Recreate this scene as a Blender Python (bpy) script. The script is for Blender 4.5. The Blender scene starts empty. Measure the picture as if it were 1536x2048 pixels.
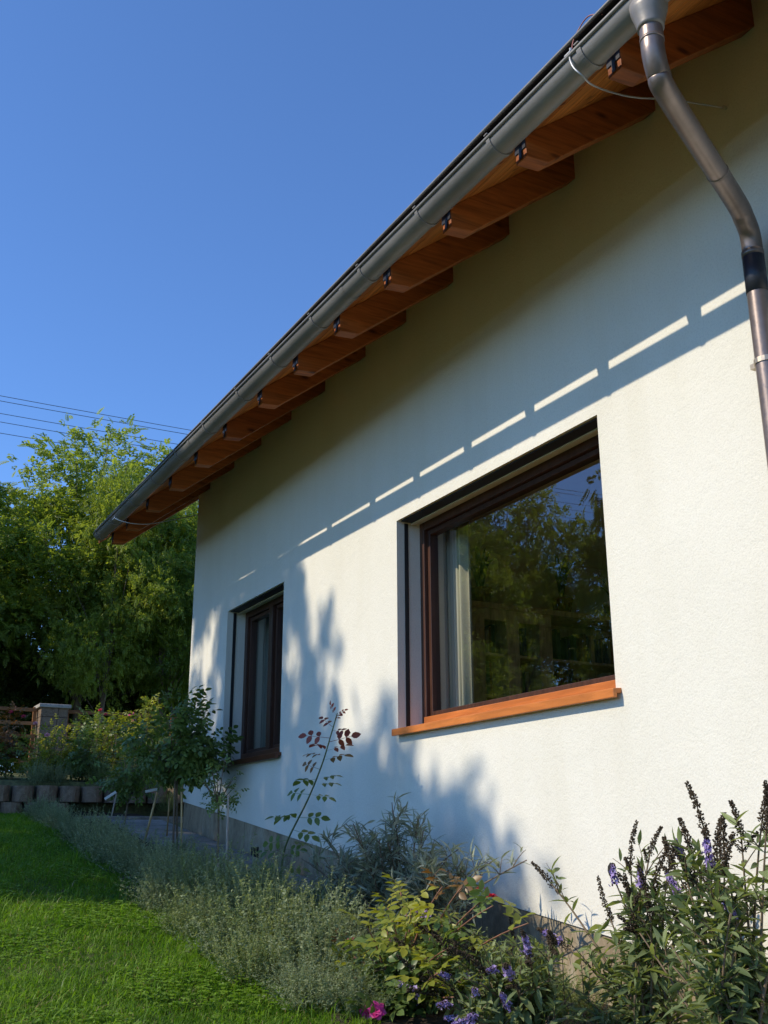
import bpy, math
import numpy as np
from mathutils import Vector, Matrix

# ------------------------------------------------------------------ camera, sky, sun, exposure
scene = bpy.context.scene
COL = scene.collection
cam_d = bpy.data.cameras.new("camera")
cam_d.sensor_fit = 'VERTICAL'
cam_d.sensor_height = 24.0
cam_d.lens = 24.464
cam_d.clip_start = 0.05
cam_d.clip_end = 3000
cam = bpy.data.objects.new("camera", cam_d)
COL.objects.link(cam)
CX = Vector((0.881500, -0.472159, 0.000000))
fw = Vector((0.453841, 0.839306, 0.299322)).normalized()
up = None
# the phone was held upright with a very slight roll
rx = Vector((0.8815, -0.4722, -0.0025)); rx = (rx - fw * rx.dot(fw)).normalized()
up = rx.cross(fw).normalized()
M = Matrix(((rx.x, up.x, -fw.x, -3.6), (rx.y, up.y, -fw.y, 0.0), (rx.z, up.z, -fw.z, 0.0), (0, 0, 0, 1)))
CAM_MATRIX = M
cam.matrix_world = M
scene.camera = cam

SUN_TO = Vector((-0.897, 0.174, 0.755)).normalized()      # towards the sun
world = bpy.data.worlds.new("World")
scene.world = world
world.use_nodes = True
wn = world.node_tree.nodes
sky = wn.new("ShaderNodeTexSky")
sky.sky_type = 'NISHITA'
sky.sun_disc = False
sky.sun_elevation = math.asin(SUN_TO.z)
sky.sun_rotation = math.atan2(SUN_TO.x, SUN_TO.y)
sky.altitude = 300
sky.air_density = 0.85
sky.dust_density = 0.0
sky.ozone_density = 10.0
bg = wn["Background"]
bg.inputs[1].default_value = 0.15
world.node_tree.links.new(sky.outputs[0], bg.inputs[0])

sun_d = bpy.data.lights.new("sun", 'SUN')
sun_d.energy = 2.65
sun_d.angle = math.radians(0.53)
sun_d.color = (1.0, 0.88, 0.69)
sun = bpy.data.objects.new("sun", sun_d)
sun.rotation_euler = (-SUN_TO).to_track_quat('-Z', 'Y').to_euler()
sun.location = SUN_TO * 60
COL.objects.link(sun)

scene.view_settings.view_transform = 'Standard'
scene.view_settings.look = 'None'
scene.view_settings.exposure = 0.7
scene.view_settings.gamma = 1.0
scene.render.engine = 'CYCLES'
scene.cycles.max_bounces = 8
scene.cycles.transparent_max_bounces = 12
scene.cycles.use_denoising = True
scene.cycles.caustics_reflective = False
scene.cycles.caustics_refractive = False

rng = np.random.default_rng(11)

# ------------------------------------------------------------------ mesh helpers
def np_mesh(name, V, F, var=None, tint=None, smooth=False):
    V = np.ascontiguousarray(V, dtype=np.float32)
    me = bpy.data.meshes.new(name)
    if isinstance(F, np.ndarray):
        n = F.shape[1]
        me.vertices.add(len(V)); me.vertices.foreach_set('co', V.ravel())
        me.loops.add(F.size); me.loops.foreach_set('vertex_index', F.astype(np.int32).ravel())
        me.polygons.add(len(F)); me.polygons.foreach_set('loop_start', np.arange(0, F.size, n, dtype=np.int32))
    else:
        me.from_pydata([tuple(map(float, v)) for v in V], [], F)
    if smooth:
        me.polygons.foreach_set('use_smooth', np.ones(len(me.polygons), dtype=bool))
    me.update(calc_edges=True)
    if var is not None:
        a = me.attributes.new('var', 'FLOAT', 'POINT')
        a.data.foreach_set('value', np.ascontiguousarray(var, dtype=np.float32))
    if tint is not None:
        a = me.attributes.new('tint', 'FLOAT_COLOR', 'POINT')
        t = np.ones((len(V), 4), dtype=np.float32); t[:, :3] = tint
        a.data.foreach_set('color', t.ravel())
    return me

def link(name, me, mat=None, parent=None, loc=None):
    o = bpy.data.objects.new(name, me)
    COL.objects.link(o)
    if mat is not None and me is not None and not me.materials:
        me.materials.append(mat)
    if parent is not None:
        o.parent = parent
    if loc is not None:
        o.location = loc
    return o

def thing(name, label, cat, loc=(0, 0, 0), group=None):
    o = bpy.data.objects.new(name, None)
    o.empty_display_size = 0.2
    COL.objects.link(o)
    o.location = loc
    return tag(o, label, cat, group)

def tag(o, label, cat, group=None):
    o['label'] = label; o['category'] = cat
    if group: o['group'] = group
    return o

def world_loc(o):
    v = Vector((0, 0, 0))
    while o is not None:
        v = v + o.location; o = o.parent
    return np.array(v)

def part(name, V, F, mat, parent, smooth=False, var=None, tint=None):
    """verts are given in world space; the part is stored relative to its parent"""
    V = np.asarray(V, float)
    if parent is not None:
        V = V - world_loc(parent)
    return link(name, np_mesh(name, V, F, var, tint, smooth), mat, parent)

class MB:
    def __init__(s): s.V = []; s.F = []; s.n = 0
    def add(s, V, F):
        V = np.asarray(V, float)
        s.F += [tuple(int(i) + s.n for i in f) for f in F]
        s.V.append(V); s.n += len(V); return s
    def box(s, x0, x1, y0, y1, z0, z1):
        V = [(x, y, z) for x in (x0, x1) for y in (y0, y1) for z in (z0, z1)]
        F = [(0, 1, 3, 2), (4, 6, 7, 5), (0, 4, 5, 1), (2, 3, 7, 6), (0, 2, 6, 4), (1, 5, 7, 3)]
        return s.add(V, F)
    def tube(s, pts, r, n=8, cap=True):
        V, F = tube(pts, r, n, cap); return s.add(V, F)
    def prism(s, prof, axis, a, b):
        """extrude a closed 2-D profile along an axis ('x','y','z')"""
        k = len(prof); V = []
        for t in (a, b):
            for u, v in prof:
                V.append({'y': (u, t, v), 'x': (t, u, v), 'z': (u, v, t)}[axis])
        F = [tuple((i, (i + 1) % k, k + (i + 1) % k, k + i)) for i in range(k)]
        F += [tuple(range(k))[::-1], tuple(range(k, 2 * k))]
        return s.add(V, F)
    def done(s, name, mat, parent=None, smooth=False, bevel=0.0):
        o = part(name, np.concatenate(s.V), s.F, mat, parent, smooth)
        if bevel:
            m = o.modifiers.new("bevel", 'BEVEL'); m.width = bevel; m.segments = 2; m.limit_method = 'ANGLE'
        return o

def frame_of(t):
    t = t / (np.linalg.norm(t) + 1e-9)
    a = np.array([0, 0, 1.0]) if abs(t[2]) < 0.9 else np.array([1.0, 0, 0])
    u = np.cross(t, a); u /= np.linalg.norm(u)
    return t, u, np.cross(t, u)

def tube(pts, r, n=8, cap=True):
    P = np.asarray(pts, float); k = len(P)
    R = np.broadcast_to(np.asarray(r, float), (k,))
    T = np.gradient(P, axis=0)
    _, u, v = frame_of(T[0])
    V = []
    for i in range(k):
        t = T[i] / (np.linalg.norm(T[i]) + 1e-9)
        u = u - t * (u @ t); u /= np.linalg.norm(u); v = np.cross(t, u)
        a = np.arange(n) * 2 * math.pi / n
        V.append(P[i] + R[i] * (np.cos(a)[:, None] * u + np.sin(a)[:, None] * v))
    V = np.concatenate(V); F = []
    for i in range(k - 1):
        for j in range(n):
            F.append((i * n + j, i * n + (j + 1) % n, (i + 1) * n + (j + 1) % n, (i + 1) * n + j))
    if cap:
        F.append(tuple(range(n))[::-1]); F.append(tuple(range((k - 1) * n, k * n)))
    return V, F

def bez(p0, p1, p2, k=8):
    t = np.linspace(0, 1, k)[:, None]
    p0, p1, p2 = (np.asarray(p, float) for p in (p0, p1, p2))
    return (1 - t) ** 2 * p0 + 2 * t * (1 - t) * p1 + t * t * p2

def spline(pts, k=8):
    P = np.asarray(pts, float); out = []
    Q = np.vstack([2 * P[0] - P[1], P, 2 * P[-1] - P[-2]])
    for i in range(1, len(Q) - 2):
        t = np.linspace(0, 1, k, endpoint=False)[:, None]
        a, b, c, d = Q[i - 1], Q[i], Q[i + 1], Q[i + 2]
        out.append(0.5 * (2 * b + (c - a) * t + (2 * a - 5 * b + 4 * c - d) * t ** 2 + (3 * b - a - 3 * c + d) * t ** 3))
    out.append(P[-1:]); return np.concatenate(out)

def basis(d, nrm):
    """(m,3,3) matrices whose columns are side, direction, normal"""
    d = d / (np.linalg.norm(d, axis=-1, keepdims=True) + 1e-9)
    s = np.cross(d, nrm); s /= (np.linalg.norm(s, axis=-1, keepdims=True) + 1e-9)
    n = np.cross(s, d)
    return np.stack([s, d, n], axis=-1)

def scatter(TV, TF, B, pos, scale):
    """copies of a template as one vertex / triangle set"""
    m = len(pos)
    sc = np.asarray(scale, float).reshape(m, -1)
    if sc.shape[1] == 1: sc = np.repeat(sc, 3, 1)
    V = np.einsum('mij,mkj->mki', B, TV[None] * sc[:, None, :]) + pos[:, None, :]
    F = TF[None] + (np.arange(m) * len(TV))[:, None, None]
    return V.reshape(-1, 3), F.reshape(-1, TF.shape[1])

def unit(v): return v / (np.linalg.norm(v, axis=-1, keepdims=True) + 1e-9)
def rand_dirs(m, zmin=-1.0):
    z = rng.uniform(zmin, 1, m); a = rng.uniform(0, 2 * math.pi, m); r = np.sqrt(1 - z * z)
    return np.stack([r * np.cos(a), r * np.sin(a), z], 1)

# leaf templates: y = length, x = width, z = normal
def leaf_blade(w=0.32, fold=0.10, droop=0.18):
    ys = [0, .22, .5, .78, 1.0]; ws = [0, .8, 1.0, .62, 0]
    V = []; idx = []
    for y, k in zip(ys, ws):
        zc = -droop * y * y
        if k == 0: idx.append((len(V),)); V.append((0, y, zc))
        else:
            b = len(V); V += [(-w * k / 2 * 1.0, y, zc + fold * k), (0, y, zc), (w * k / 2, y, zc + fold * k)]; idx.append((b, b + 1, b + 2))
    F = []
    for a, b in zip(idx[:-1], idx[1:]):
        if len(a) == 1: F += [(a[0], b[1], b[0]), (a[0], b[2], b[1])]
        elif len(b) == 1: F += [(a[0], a[1], b[0]), (a[1], a[2], b[0])]
        else: F += [(a[0], a[1], b[1]), (a[0], b[1], b[0]), (a[1], a[2], b[2]), (a[1], b[2], b[1])]
    return np.array(V, float), np.array(F)
def leaf_diamond(w=0.4, fold=0.08):
    V = np.array([(0, 0, 0), (-w / 2, .45, fold), (0, 1, -.06), (w / 2, .45, fold)], float)
    return V, np.array([(0, 3, 2), (0, 2, 1)])
def join_templates(parts):
    V = []; F = []; n = 0
    for v, f in parts:
        V.append(v); F.append(f + n); n += len(v)
    return np.concatenate(V), np.concatenate(F)
def place(T, pos, d, nrm, s):
    B = basis(np.array([d], float), np.array([nrm], float))
    V, F = scatter(T[0], T[1], B, np.array([pos], float), np.array([s], float).reshape(1, -1)); return V, F
def pinnate(pairs=7, L=1.0, leaflet=(0.26, 0.11), droop=0.25, base=leaf_diamond):
    T = base(leaflet[1] / leaflet[0])
    P = []
    for i in range(pairs):
        y = L * (0.18 + 0.76 * i / pairs); z = -droop * (y / L) ** 2
        k = leaflet[0] * (1 - 0.35 * abs(i / pairs - .4))
        for sgn in (-1, 1):
            P.append(place(T, (0, y, z), (sgn * .9, .45, -.15), (0.1 * sgn, 0, 1), k))
    P.append(place(T, (0, L * .92, -droop * .9), (0, 1, -.4), (0, .3, 1), leaflet[0]))
    P.append((np.array([(-.006, 0, 0), (.006, 0, 0), (0, L * .55, -droop * .3), (0, L, -droop)]), np.array([(0, 1, 2), (0, 2, 3)])))
    return join_templates(P)

# ------------------------------------------------------------------ materials
def new_mat(name):
    m = bpy.data.materials.new(name); m.use_nodes = True
    nt = m.node_tree; b = nt.nodes["Principled BSDF"]
    return m, nt, b
def N(nt, t, **k):
    n = nt.nodes.new(t)
    for a, v in k.items(): setattr(n, a, v)
    return n
def noise(nt, scale, detail=4, rough=.55, vec=None, dist=0.0):
    n = N(nt, "ShaderNodeTexNoise"); n.inputs["Scale"].default_value = scale
    n.inputs["Detail"].default_value = detail; n.inputs["Roughness"].default_value = rough; n.inputs["Distortion"].default_value = dist
    if vec is not None: nt.links.new(vec, n.inputs["Vector"])
    return n
def ramp(nt, src, stops):
    r = N(nt, "ShaderNodeValToRGB"); e = r.color_ramp.elements
    while len(e) > len(stops): e.remove(e[-1])
    while len(e) < len(stops): e.new(0.5)
    for i, (p, c) in enumerate(stops):
        e[i].position = p; e[i].color = (*c, 1) if len(c) == 3 else c
    nt.links.new(src, r.inputs[0]); return r
def mixc(nt, fac, a, b, mode='MIX'):
    m = N(nt, "ShaderNodeMix", data_type='RGBA', blend_type=mode)
    for s, v in ((m.inputs[0], fac), (m.inputs[6], a), (m.inputs[7], b)):
        if hasattr(v, 'links') or hasattr(v, 'is_output'): nt.links.new(v, s)
        elif isinstance(v, (int, float)): s.default_value = v
        else: s.default_value = (*v, 1)
    return m.outputs[2]
def bump(nt, b, h, strength, dist):
    n = N(nt, "ShaderNodeBump"); n.inputs["Strength"].default_value = strength; n.inputs["Distance"].default_value = dist
    nt.links.new(h, n.inputs["Height"]); nt.links.new(n.outputs[0], b.inputs["Normal"])
def coords(nt, scale=(1, 1, 1), kind="Object", rot=(0, 0, 0)):
    t = N(nt, "ShaderNodeTexCoord"); m = N(nt, "ShaderNodeMapping")
    m.inputs["Scale"].default_value = scale; m.inputs["Rotation"].default_value = rot
    nt.links.new(t.outputs[kind], m.inputs[0]); return m.outputs[0]

def m_plain(name, c, rough=.6, metal=0.0, var=.15, scale=8, spec=.5, bumps=0.0):
    m, nt, b = new_mat(name)
    n = noise(nt, scale, 6, .6, coords(nt))
    lo = tuple(x * (1 - var) for x in c); hi = tuple(min(1, x * (1 + var)) for x in c)
    nt.links.new(ramp(nt, n.outputs[0], [(.3, lo), (.7, hi)]).outputs[0], b.inputs["Base Color"])
    b.inputs["Roughness"].default_value = rough; b.inputs["Metallic"].default_value = metal
    b.inputs["Specular IOR Level"].default_value = spec
    if bumps: bump(nt, b, noise(nt, scale * 12, 4, .6, coords(nt)).outputs[0], bumps, .004)
    return m

def m_plaster():
    m, nt, b = new_mat("plaster")
    co = coords(nt)
    big = noise(nt, .9, 5, .6, co); st = noise(nt, 1.0, 5, .6, coords(nt, (1, 3.5, .35)))
    fine = noise(nt, 95, 3, .65, co); mid = noise(nt, 34, 3, .6, co)
    c = ramp(nt, big.outputs[0], [(.3, (.76, .735, .64)), (.7, (.81, .785, .695))]).outputs[0]
    s = ramp(nt, st.outputs[0], [(.34, (.97, .965, .95)), (.56, (1, 1, 1))]).outputs[0]
    c = mixc(nt, 1.0, c, s, 'MULTIPLY')
    sp = ramp(nt, fine.outputs[0], [(.32, (.9, .9, .9)), (.5, (1, 1, 1))]).outputs[0]
    c = mixc(nt, 1.0, c, sp, 'MULTIPLY')
    nt.links.new(c, b.inputs["Base Color"]); b.inputs["Roughness"].default_value = .92
    b.inputs["Specular IOR Level"].default_value = .15
    a = N(nt, "ShaderNodeMath", operation='ADD'); nt.links.new(fine.outputs[0], a.inputs[0]); nt.links.new(mid.outputs[0], a.inputs[1])
    tr_n = noise(nt, 5.5, 4, .6, co, .8); a2 = N(nt, 'ShaderNodeMath', operation='MULTIPLY_ADD'); a2.inputs[1].default_value = 2.2
    nt.links.new(tr_n.outputs[0], a2.inputs[0]); nt.links.new(a.outputs[0], a2.inputs[2])
    bump(nt, b, a2.outputs[0], .42, .005)
    return m

def m_wood(name, c, stretch=(1, 14, 14), rough=.55, dark=.55, knots=True, spec=.3):
    m, nt, b = new_mat(name)
    oi = N(nt, "ShaderNodeObjectInfo")
    co = coords(nt, stretch)
    ad = N(nt, "ShaderNodeVectorMath", operation='ADD'); nt.links.new(co, ad.inputs[0])
    mu = N(nt, "ShaderNodeVectorMath", operation='SCALE'); mu.inputs["Scale"].default_value = 37
    cr = N(nt, "ShaderNodeCombineXYZ")
    for i in range(3): nt.links.new(oi.outputs["Random"], cr.inputs[i])
    nt.links.new(cr.outputs[0], mu.inputs[0]); nt.links.new(mu.outputs[0], ad.inputs[1])
    g = noise(nt, 2.2, 6, .62, ad.outputs[0], .6)
    col = ramp(nt, g.outputs[0], [(.3, tuple(x * dark for x in c)), (.5, c), (.7, tuple(min(1, x * 1.35) for x in c))]).outputs[0]
    if knots:
        co2 = coords(nt, (2.2, 6, 6)); ad2 = N(nt, "ShaderNodeVectorMath", operation='ADD')
        nt.links.new(co2, ad2.inputs[0]); nt.links.new(mu.outputs[0], ad2.inputs[1])
        v = N(nt, "ShaderNodeTexVoronoi"); v.inputs["Scale"].default_value = 1.3; nt.links.new(ad2.outputs[0], v.inputs["Vector"])
        k = ramp(nt, v.outputs["Distance"], [(.06, (.25, .2, .17)), (.17, (1, 1, 1))]).outputs[0]
        col = mixc(nt, 1.0, col, k, 'MULTIPLY')
    tint = ramp(nt, oi.outputs["Random"], [(0, (.66, .6, .55)), (.5, (.92, .9, .88)), (1, (1.0, 1.0, 1.0))]).outputs[0]
    col = mixc(nt, 1.0, col, tint, 'MULTIPLY')
    nt.links.new(col, b.inputs["Base Color"]); b.inputs["Roughness"].default_value = rough
    b.inputs["Specular IOR Level"].default_value = spec
    bump(nt, b, g.outputs[0], .25, .004)
    return m

def m_leaf(name, c1, c2, trans=.35, rough=.5, spec=.35, tcol=None):
    m, nt, b = new_mat(name)
    at = N(nt, "ShaderNodeAttribute", attribute_name="var")
    oi = N(nt, "ShaderNodeObjectInfo")
    ad = N(nt, "ShaderNodeMath", operation='MULTIPLY_ADD'); ad.inputs[1].default_value = .35
    nt.links.new(oi.outputs["Random"], ad.inputs[0]); nt.links.new(at.outputs["Fac"], ad.inputs[2])
    mid = tuple((a + d) / 2 for a, d in zip(c1, c2))
    col = ramp(nt, ad.outputs[0], [(0.05, c1), (.6, mid), (1.15 / 1.35, c2)]).outputs[0]
    nt.links.new(col, b.inputs["Base Color"])
    b.inputs["Roughness"].default_value = rough; b.inputs["Specular IOR Level"].default_value = spec
    tr = N(nt, "ShaderNodeBsdfTranslucent")
    tc = mixc(nt, 1.0, col, tcol or (1.5, 1.45, .55), 'MULTIPLY')
    nt.links.new(tc, tr.inputs[0])
    mx = N(nt, "ShaderNodeMixShader"); mx.inputs[0].default_value = trans
    nt.links.new(b.outputs[0], mx.inputs[1]); nt.links.new(tr.outputs[0], mx.inputs[2])
    nt.links.new(mx.outputs[0], nt.nodes["Material Output"].inputs[0])
    return m

def m_tint(name, rough=.7, trans=.2):
    m, nt, b = new_mat(name)
    at = N(nt, "ShaderNodeAttribute", attribute_name="tint")
    nt.links.new(at.outputs["Color"], b.inputs["Base Color"]); b.inputs["Roughness"].default_value = rough
    b.inputs["Specular IOR Level"].default_value = .2
    tr = N(nt, "ShaderNodeBsdfTranslucent"); nt.links.new(at.outputs["Color"], tr.inputs[0])
    mx = N(nt, "ShaderNodeMixShader"); mx.inputs[0].default_value = trans
    nt.links.new(b.outputs[0], mx.inputs[1]); nt.links.new(tr.outputs[0], mx.inputs[2])
    nt.links.new(mx.outputs[0], nt.nodes["Material Output"].inputs[0])
    return m

def m_glass(name, tint=(.80, .86, .82)):
    m, nt, b = new_mat(name)
    nt.nodes.remove(b)
    fr = N(nt, "ShaderNodeFresnel")
    ge = N(nt, "ShaderNodeNewGeometry"); io = N(nt, "ShaderNodeMath", operation='MULTIPLY_ADD')   # same reflectance from both sides of the thin pane
    io.inputs[1].default_value = 1 / 2.15 - 2.15; io.inputs[2].default_value = 2.15   # double glazing: four reflecting faces
    nt.links.new(ge.outputs["Backfacing"], io.inputs[0]); nt.links.new(io.outputs[0], fr.inputs[0])
    gl = N(nt, "ShaderNodeBsdfGlossy"); gl.inputs["Roughness"].default_value = 0.0; gl.inputs[0].default_value = (.95, .97, 1, 1)
    tr = N(nt, "ShaderNodeBsdfTransparent"); tr.inputs[0].default_value = (*tint, 1)
    # very slight waviness of the pane
    nz = noise(nt, 1.6, 2, .5, coords(nt)); bp = N(nt, "ShaderNodeBump"); bp.inputs["Strength"].default_value = .02; bp.inputs["Distance"].default_value = .02
    nt.links.new(nz.outputs[0], bp.inputs["Height"]); nt.links.new(bp.outputs[0], gl.inputs["Normal"])
    mx = N(nt, "ShaderNodeMixShader"); nt.links.new(fr.outputs[0], mx.inputs[0])
    nt.links.new(tr.outputs[0], mx.inputs[1]); nt.links.new(gl.outputs[0], mx.inputs[2])
    nt.links.new(mx.outputs[0], nt.nodes["Material Output"].inputs[0])
    return m

def m_stone(name, c1, c2, c3, scale=4, rough=.85, stretch=(1, 1, .5)):
    m, nt, b = new_mat(name)
    oi = N(nt, "ShaderNodeObjectInfo"); co = coords(nt, stretch)
    mu = N(nt, "ShaderNodeVectorMath", operation='ADD'); cr = N(nt, "ShaderNodeCombineXYZ")
    sc = N(nt, "ShaderNodeMath", operation='MULTIPLY'); sc.inputs[1].default_value = 23; nt.links.new(oi.outputs["Random"], sc.inputs[0])
    for i in range(3): nt.links.new(sc.outputs[0], cr.inputs[i])
    nt.links.new(co, mu.inputs[0]); nt.links.new(cr.outputs[0], mu.inputs[1])
    n = noise(nt, scale, 7, .62, mu.outputs[0], 1.2)
    f = noise(nt, scale * 14, 4, .6, mu.outputs[0])
    c = ramp(nt, n.outputs[0], [(.32, c1), (.52, c2), (.7, c3)]).outputs[0]
    c = mixc(nt, 1.0, c, ramp(nt, f.outputs[0], [(.3, (.75, .75, .75)), (.6, (1, 1, 1))]).outputs[0], 'MULTIPLY')
    nt.links.new(c, b.inputs["Base Color"]); b.inputs["Roughness"].default_value = rough
    b.inputs["Specular IOR Level"].default_value = .25
    a = N(nt, "ShaderNodeMath", operation='ADD'); nt.links.new(n.outputs[0], a.inputs[0]); nt.links.new(f.outputs[0], a.inputs[1])
    bump(nt, b, a.outputs[0], .5, .012)
    return m

def m_metal(name, c, rough=.5, metal=.5, streak=.25):
    m, nt, b = new_mat(name)
    n = noise(nt, 3.0, 6, .65, coords(nt, (1, .5, 1))); f = noise(nt, 60, 3, .6, coords(nt))
    col = ramp(nt, n.outputs[0], [(.3, tuple(x * (1 - streak) for x in c)), (.7, tuple(x * (1 + streak) for x in c))]).outputs[0]
    nt.links.new(col, b.inputs["Base Color"]); b.inputs["Metallic"].default_value = metal
    r = ramp(nt, f.outputs[0], [(.3, (rough - .08,) * 3), (.7, (rough + .1,) * 3)]).outputs[0]
    nt.links.new(r, b.inputs["Roughness"])
    bump(nt, b, f.outputs[0], .06, .002)
    return m

PLASTER = m_plaster()
RAFTER = m_wood("stained_timber", (.40, .118, .026), (1.2, 16, 16))
SOFFIT = m_wood("soffit_timber", (.58, .205, .042), (14, 1.0, 14), knots=True)
FRAME_SHADED = m_wood("shaded_window_timber", (.075, .033, .020), (14, 14, 1.5), rough=.4, dark=.7, knots=False, spec=.4)  # same timber as the sill, colour darkened for shade in the window recess
SILL = m_wood("sill_timber", (.56, .185, .045), (10, 1.2, 10), rough=.42, dark=.82, knots=False, spec=.4)
SILL_SHADED = m_wood("shaded_sill_timber", (.16, .058, .026), (10, 1.2, 10), rough=.42, dark=.8, knots=False, spec=.4)  # sill timber with the tree shade on the smaller window put into its colour
ZINC = m_metal("weathered_zinc", (.225, .21, .195), .46, .2)
ZINC_D = m_metal("dark_roof_metal", (.045, .045, .05), .55, .3)
PIPE = m_metal("bronzed_pipe_metal", (.23, .185, .165), .38, .6)
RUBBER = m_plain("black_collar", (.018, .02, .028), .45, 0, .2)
BRASS = m_metal("clamp_metal", (.5, .42, .32), .4, .7)
STEEL = m_metal("galvanised_wire", (.5, .5, .49), .45, .6)
REDW = m_plain("red_sheath", (.34, .13, .10), .5)
BLACK = m_plain("shutter_slot_black", (.012, .012, .013), .6)
GLASS = m_glass("window_glass", (.86, .88, .83))
WHITEWALL = m_plain("interior_paint", (.78, .76, .69), .9, 0, .05)
FLOORW = m_wood("parquet", (.50, .34, .18), (2, 14, 14), knots=False)
CURTAIN = m_plain("curtain_cloth", (.55, .52, .42), .9, 0, .06)
CURTAIN_G = m_plain("grey_curtain_cloth", (.50, .53, .50), .9, 0, .06)
OAK = m_wood("pale_bookcase_wood", (.66, .60, .40), (12, 12, 1.5), knots=False)
PLINTH = m_stone("plinth_stone", (.22, .17, .115), (.37, .30, .20), (.45, .40, .30), 3.2)
MORTAR = m_plain("plinth_mortar", (.30, .29, .27), .95, 0, .2, 20)
CONCRETE = m_stone("split_block_concrete", (.16, .115, .08), (.25, .185, .13), (.31, .24, .175), 9, .95, (1, 1, 1))
PAVING = m_stone("paving_stone", (.20, .19, .17), (.30, .285, .26), (.38, .36, .33), 7, .9, (1, 1, 1))
CAPST = m_stone("pillar_cap_stone", (.34, .32, .29), (.45, .43, .39), (.5, .48, .44), 8, .9, (1, 1, 1))
RAIL = m_wood("fence_timber", (.34, .16, .065), (1.5, 14, 14), knots=False)
BAMBOO = m_wood("stake_timber", (.48, .33, .15), (10, 10, 1.5), knots=False)
GREYSTAKE = m_wood("grey_stake_timber", (.42, .37, .31), (10, 10, 1.5), knots=False)
TAGW = m_plain("white_tag", (.72, .74, .72), .5, 0, .05)
BARK = m_stone("bark", (.05, .038, .028), (.095, .075, .055), (.15, .125, .095), 5, .95, (3, 3, .5))
BARK_L = m_stone("pale_bark", (.13, .10, .07), (.22, .17, .115), (.3, .24, .17), 5, .95, (3, 3, .5))
STEM_G = m_plain("green_stem", (.10, .13, .04), .6, 0, .3, 20)
STEM_B = m_plain("woody_stem", (.16, .115, .07), .8, 0, .3, 20)
STEM_R = m_plain("reddish_stem", (.20, .09, .05), .6, 0, .3, 20)

# ------------------------------------------------------------------ setting: ground, bed, path
def G(y):
    y = np.asarray(y, float)
    return np.where(y < -6, -2.118, -1.356 + .127 * np.clip(y, -6, 12.93))
def GT(y):
    y = np.asarray(y, float)
    return .66 + .075 * np.clip(y - 12.95, 0, 5) + .02 * np.clip(y - 18, 0, 30)

def m_ground():
    m, nt, b = new_mat("lawn_soil")
    co = coords(nt); n = noise(nt, 1.3, 7, .65, co); f = noise(nt, 30, 4, .6, co)
    c = ramp(nt, n.outputs[0], [(.3, (.09, .105, .045)), (.55, (.135, .145, .07)), (.75, (.19, .185, .11))]).outputs[0]
    c = mixc(nt, 1.0, c, ramp(nt, f.outputs[0], [(.3, (.6, .6, .6)), (.7, (1.2, 1.2, 1.1))]).outputs[0], 'MULTIPLY')
    nt.links.new(c, b.inputs["Base Color"]); b.inputs["Roughness"].default_value = .95
    b.inputs["Specular IOR Level"].default_value = .1
    bump(nt, b, f.outputs[0], .7, .02)
    return m
ys = np.concatenate([np.linspace(-900, -20, 12), np.linspace(-12, 12.9, 60), [12.93, 12.955], np.linspace(13.1, 40, 40), np.linspace(60, 1200, 14)])
xs = np.concatenate([np.linspace(-900, -30, 14), np.linspace(-24, 24, 60), np.linspace(40, 900, 14)])
gz = np.where(ys <= 12.94, G(ys), GT(ys))
gv = np.array([(x, y, z + (.03 * math.sin(x * 1.7 + y) * math.sin(y * 1.3) if x < -1.6 else 0)) for y, z in zip(ys, gz) for x in xs])
nx = len(xs)
gf = np.array([(j * nx + i, j * nx + i + 1, (j + 1) * nx + i + 1, (j + 1) * nx + i) for j in range(len(ys) - 1) for i in range(nx - 1)])
ground = part("ground", gv, gf, m_ground(), None, smooth=True)
ground['kind'] = 'structure'

m_soil = m_stone("bed_soil", (.035, .026, .018), (.065, .05, .034), (.10, .08, .055), 12, 1.0, (1, 1, 1))
sy = np.linspace(-4, 12.9, 120); sx = np.linspace(-1.5, -.02, 16)
sv = np.array([(x + (0.06 * math.sin(y * 3.1) + .04 * math.sin(y * 7.7) if i == 0 else 0), y,
                G(y) + .004 + (0.025 if 0 < i else 0) * (1 + .8 * rng.standard_normal() * .5)) for y in sy for i, x in enumerate(sx)])
sf = np.array([(j * 16 + i, j * 16 + i + 1, (j + 1) * 16 + i + 1, (j + 1) * 16 + i) for j in range(119) for i in range(15)])
bed = part("garden_bed", sv, sf, m_soil, None, smooth=True); bed['kind'] = 'structure'

path = bpy.data.objects.new("path", None); COL.objects.link(path); path['kind'] = 'structure'
y = 7.3; k = 0
while y < 11.7:
    ln = rng.uniform(.42, .62); x0 = -.62 + rng.uniform(-.04, .04)
    b = MB(); z = float(G(y + ln / 2)) + .075
    sl = .127
    prof = [(y + .012, z - .08 - sl * ln / 2), (y + ln - .012, z - .08 + sl * ln / 2), (y + ln - .012, z + sl * ln / 2 * .9), (y + .012, z - sl * ln / 2 * .9)]
    b.prism(prof, 'x', x0, -.03)
    b.done("paving_slab", PAVING, path, bevel=.008); y += ln
for k, (y0, z0) in enumerate([(11.75, .02), (12.2, .16)]):
    b = MB(); b.box(-.75, .9, y0, y0 + .5, z0 - .2, z0 + .10); b.done("step", PAVING, path, bevel=.01)

# ------------------------------------------------------------------ house
PT = [(-4, -1.42), (3.79, -.525), (4.45, -.447), (4.905, -.392), (6.728, -.179), (7.784, -.046), (10.11, .254), (11.2, .393)]
def plinth_top(y): return float(np.interp(y, [p[0] for p in PT], [p[1] for p in PT]))
house = thing("house", "white rendered house with orange timber eaves, grey gutter and brown framed windows", "house", (0, 0, 0))

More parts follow.
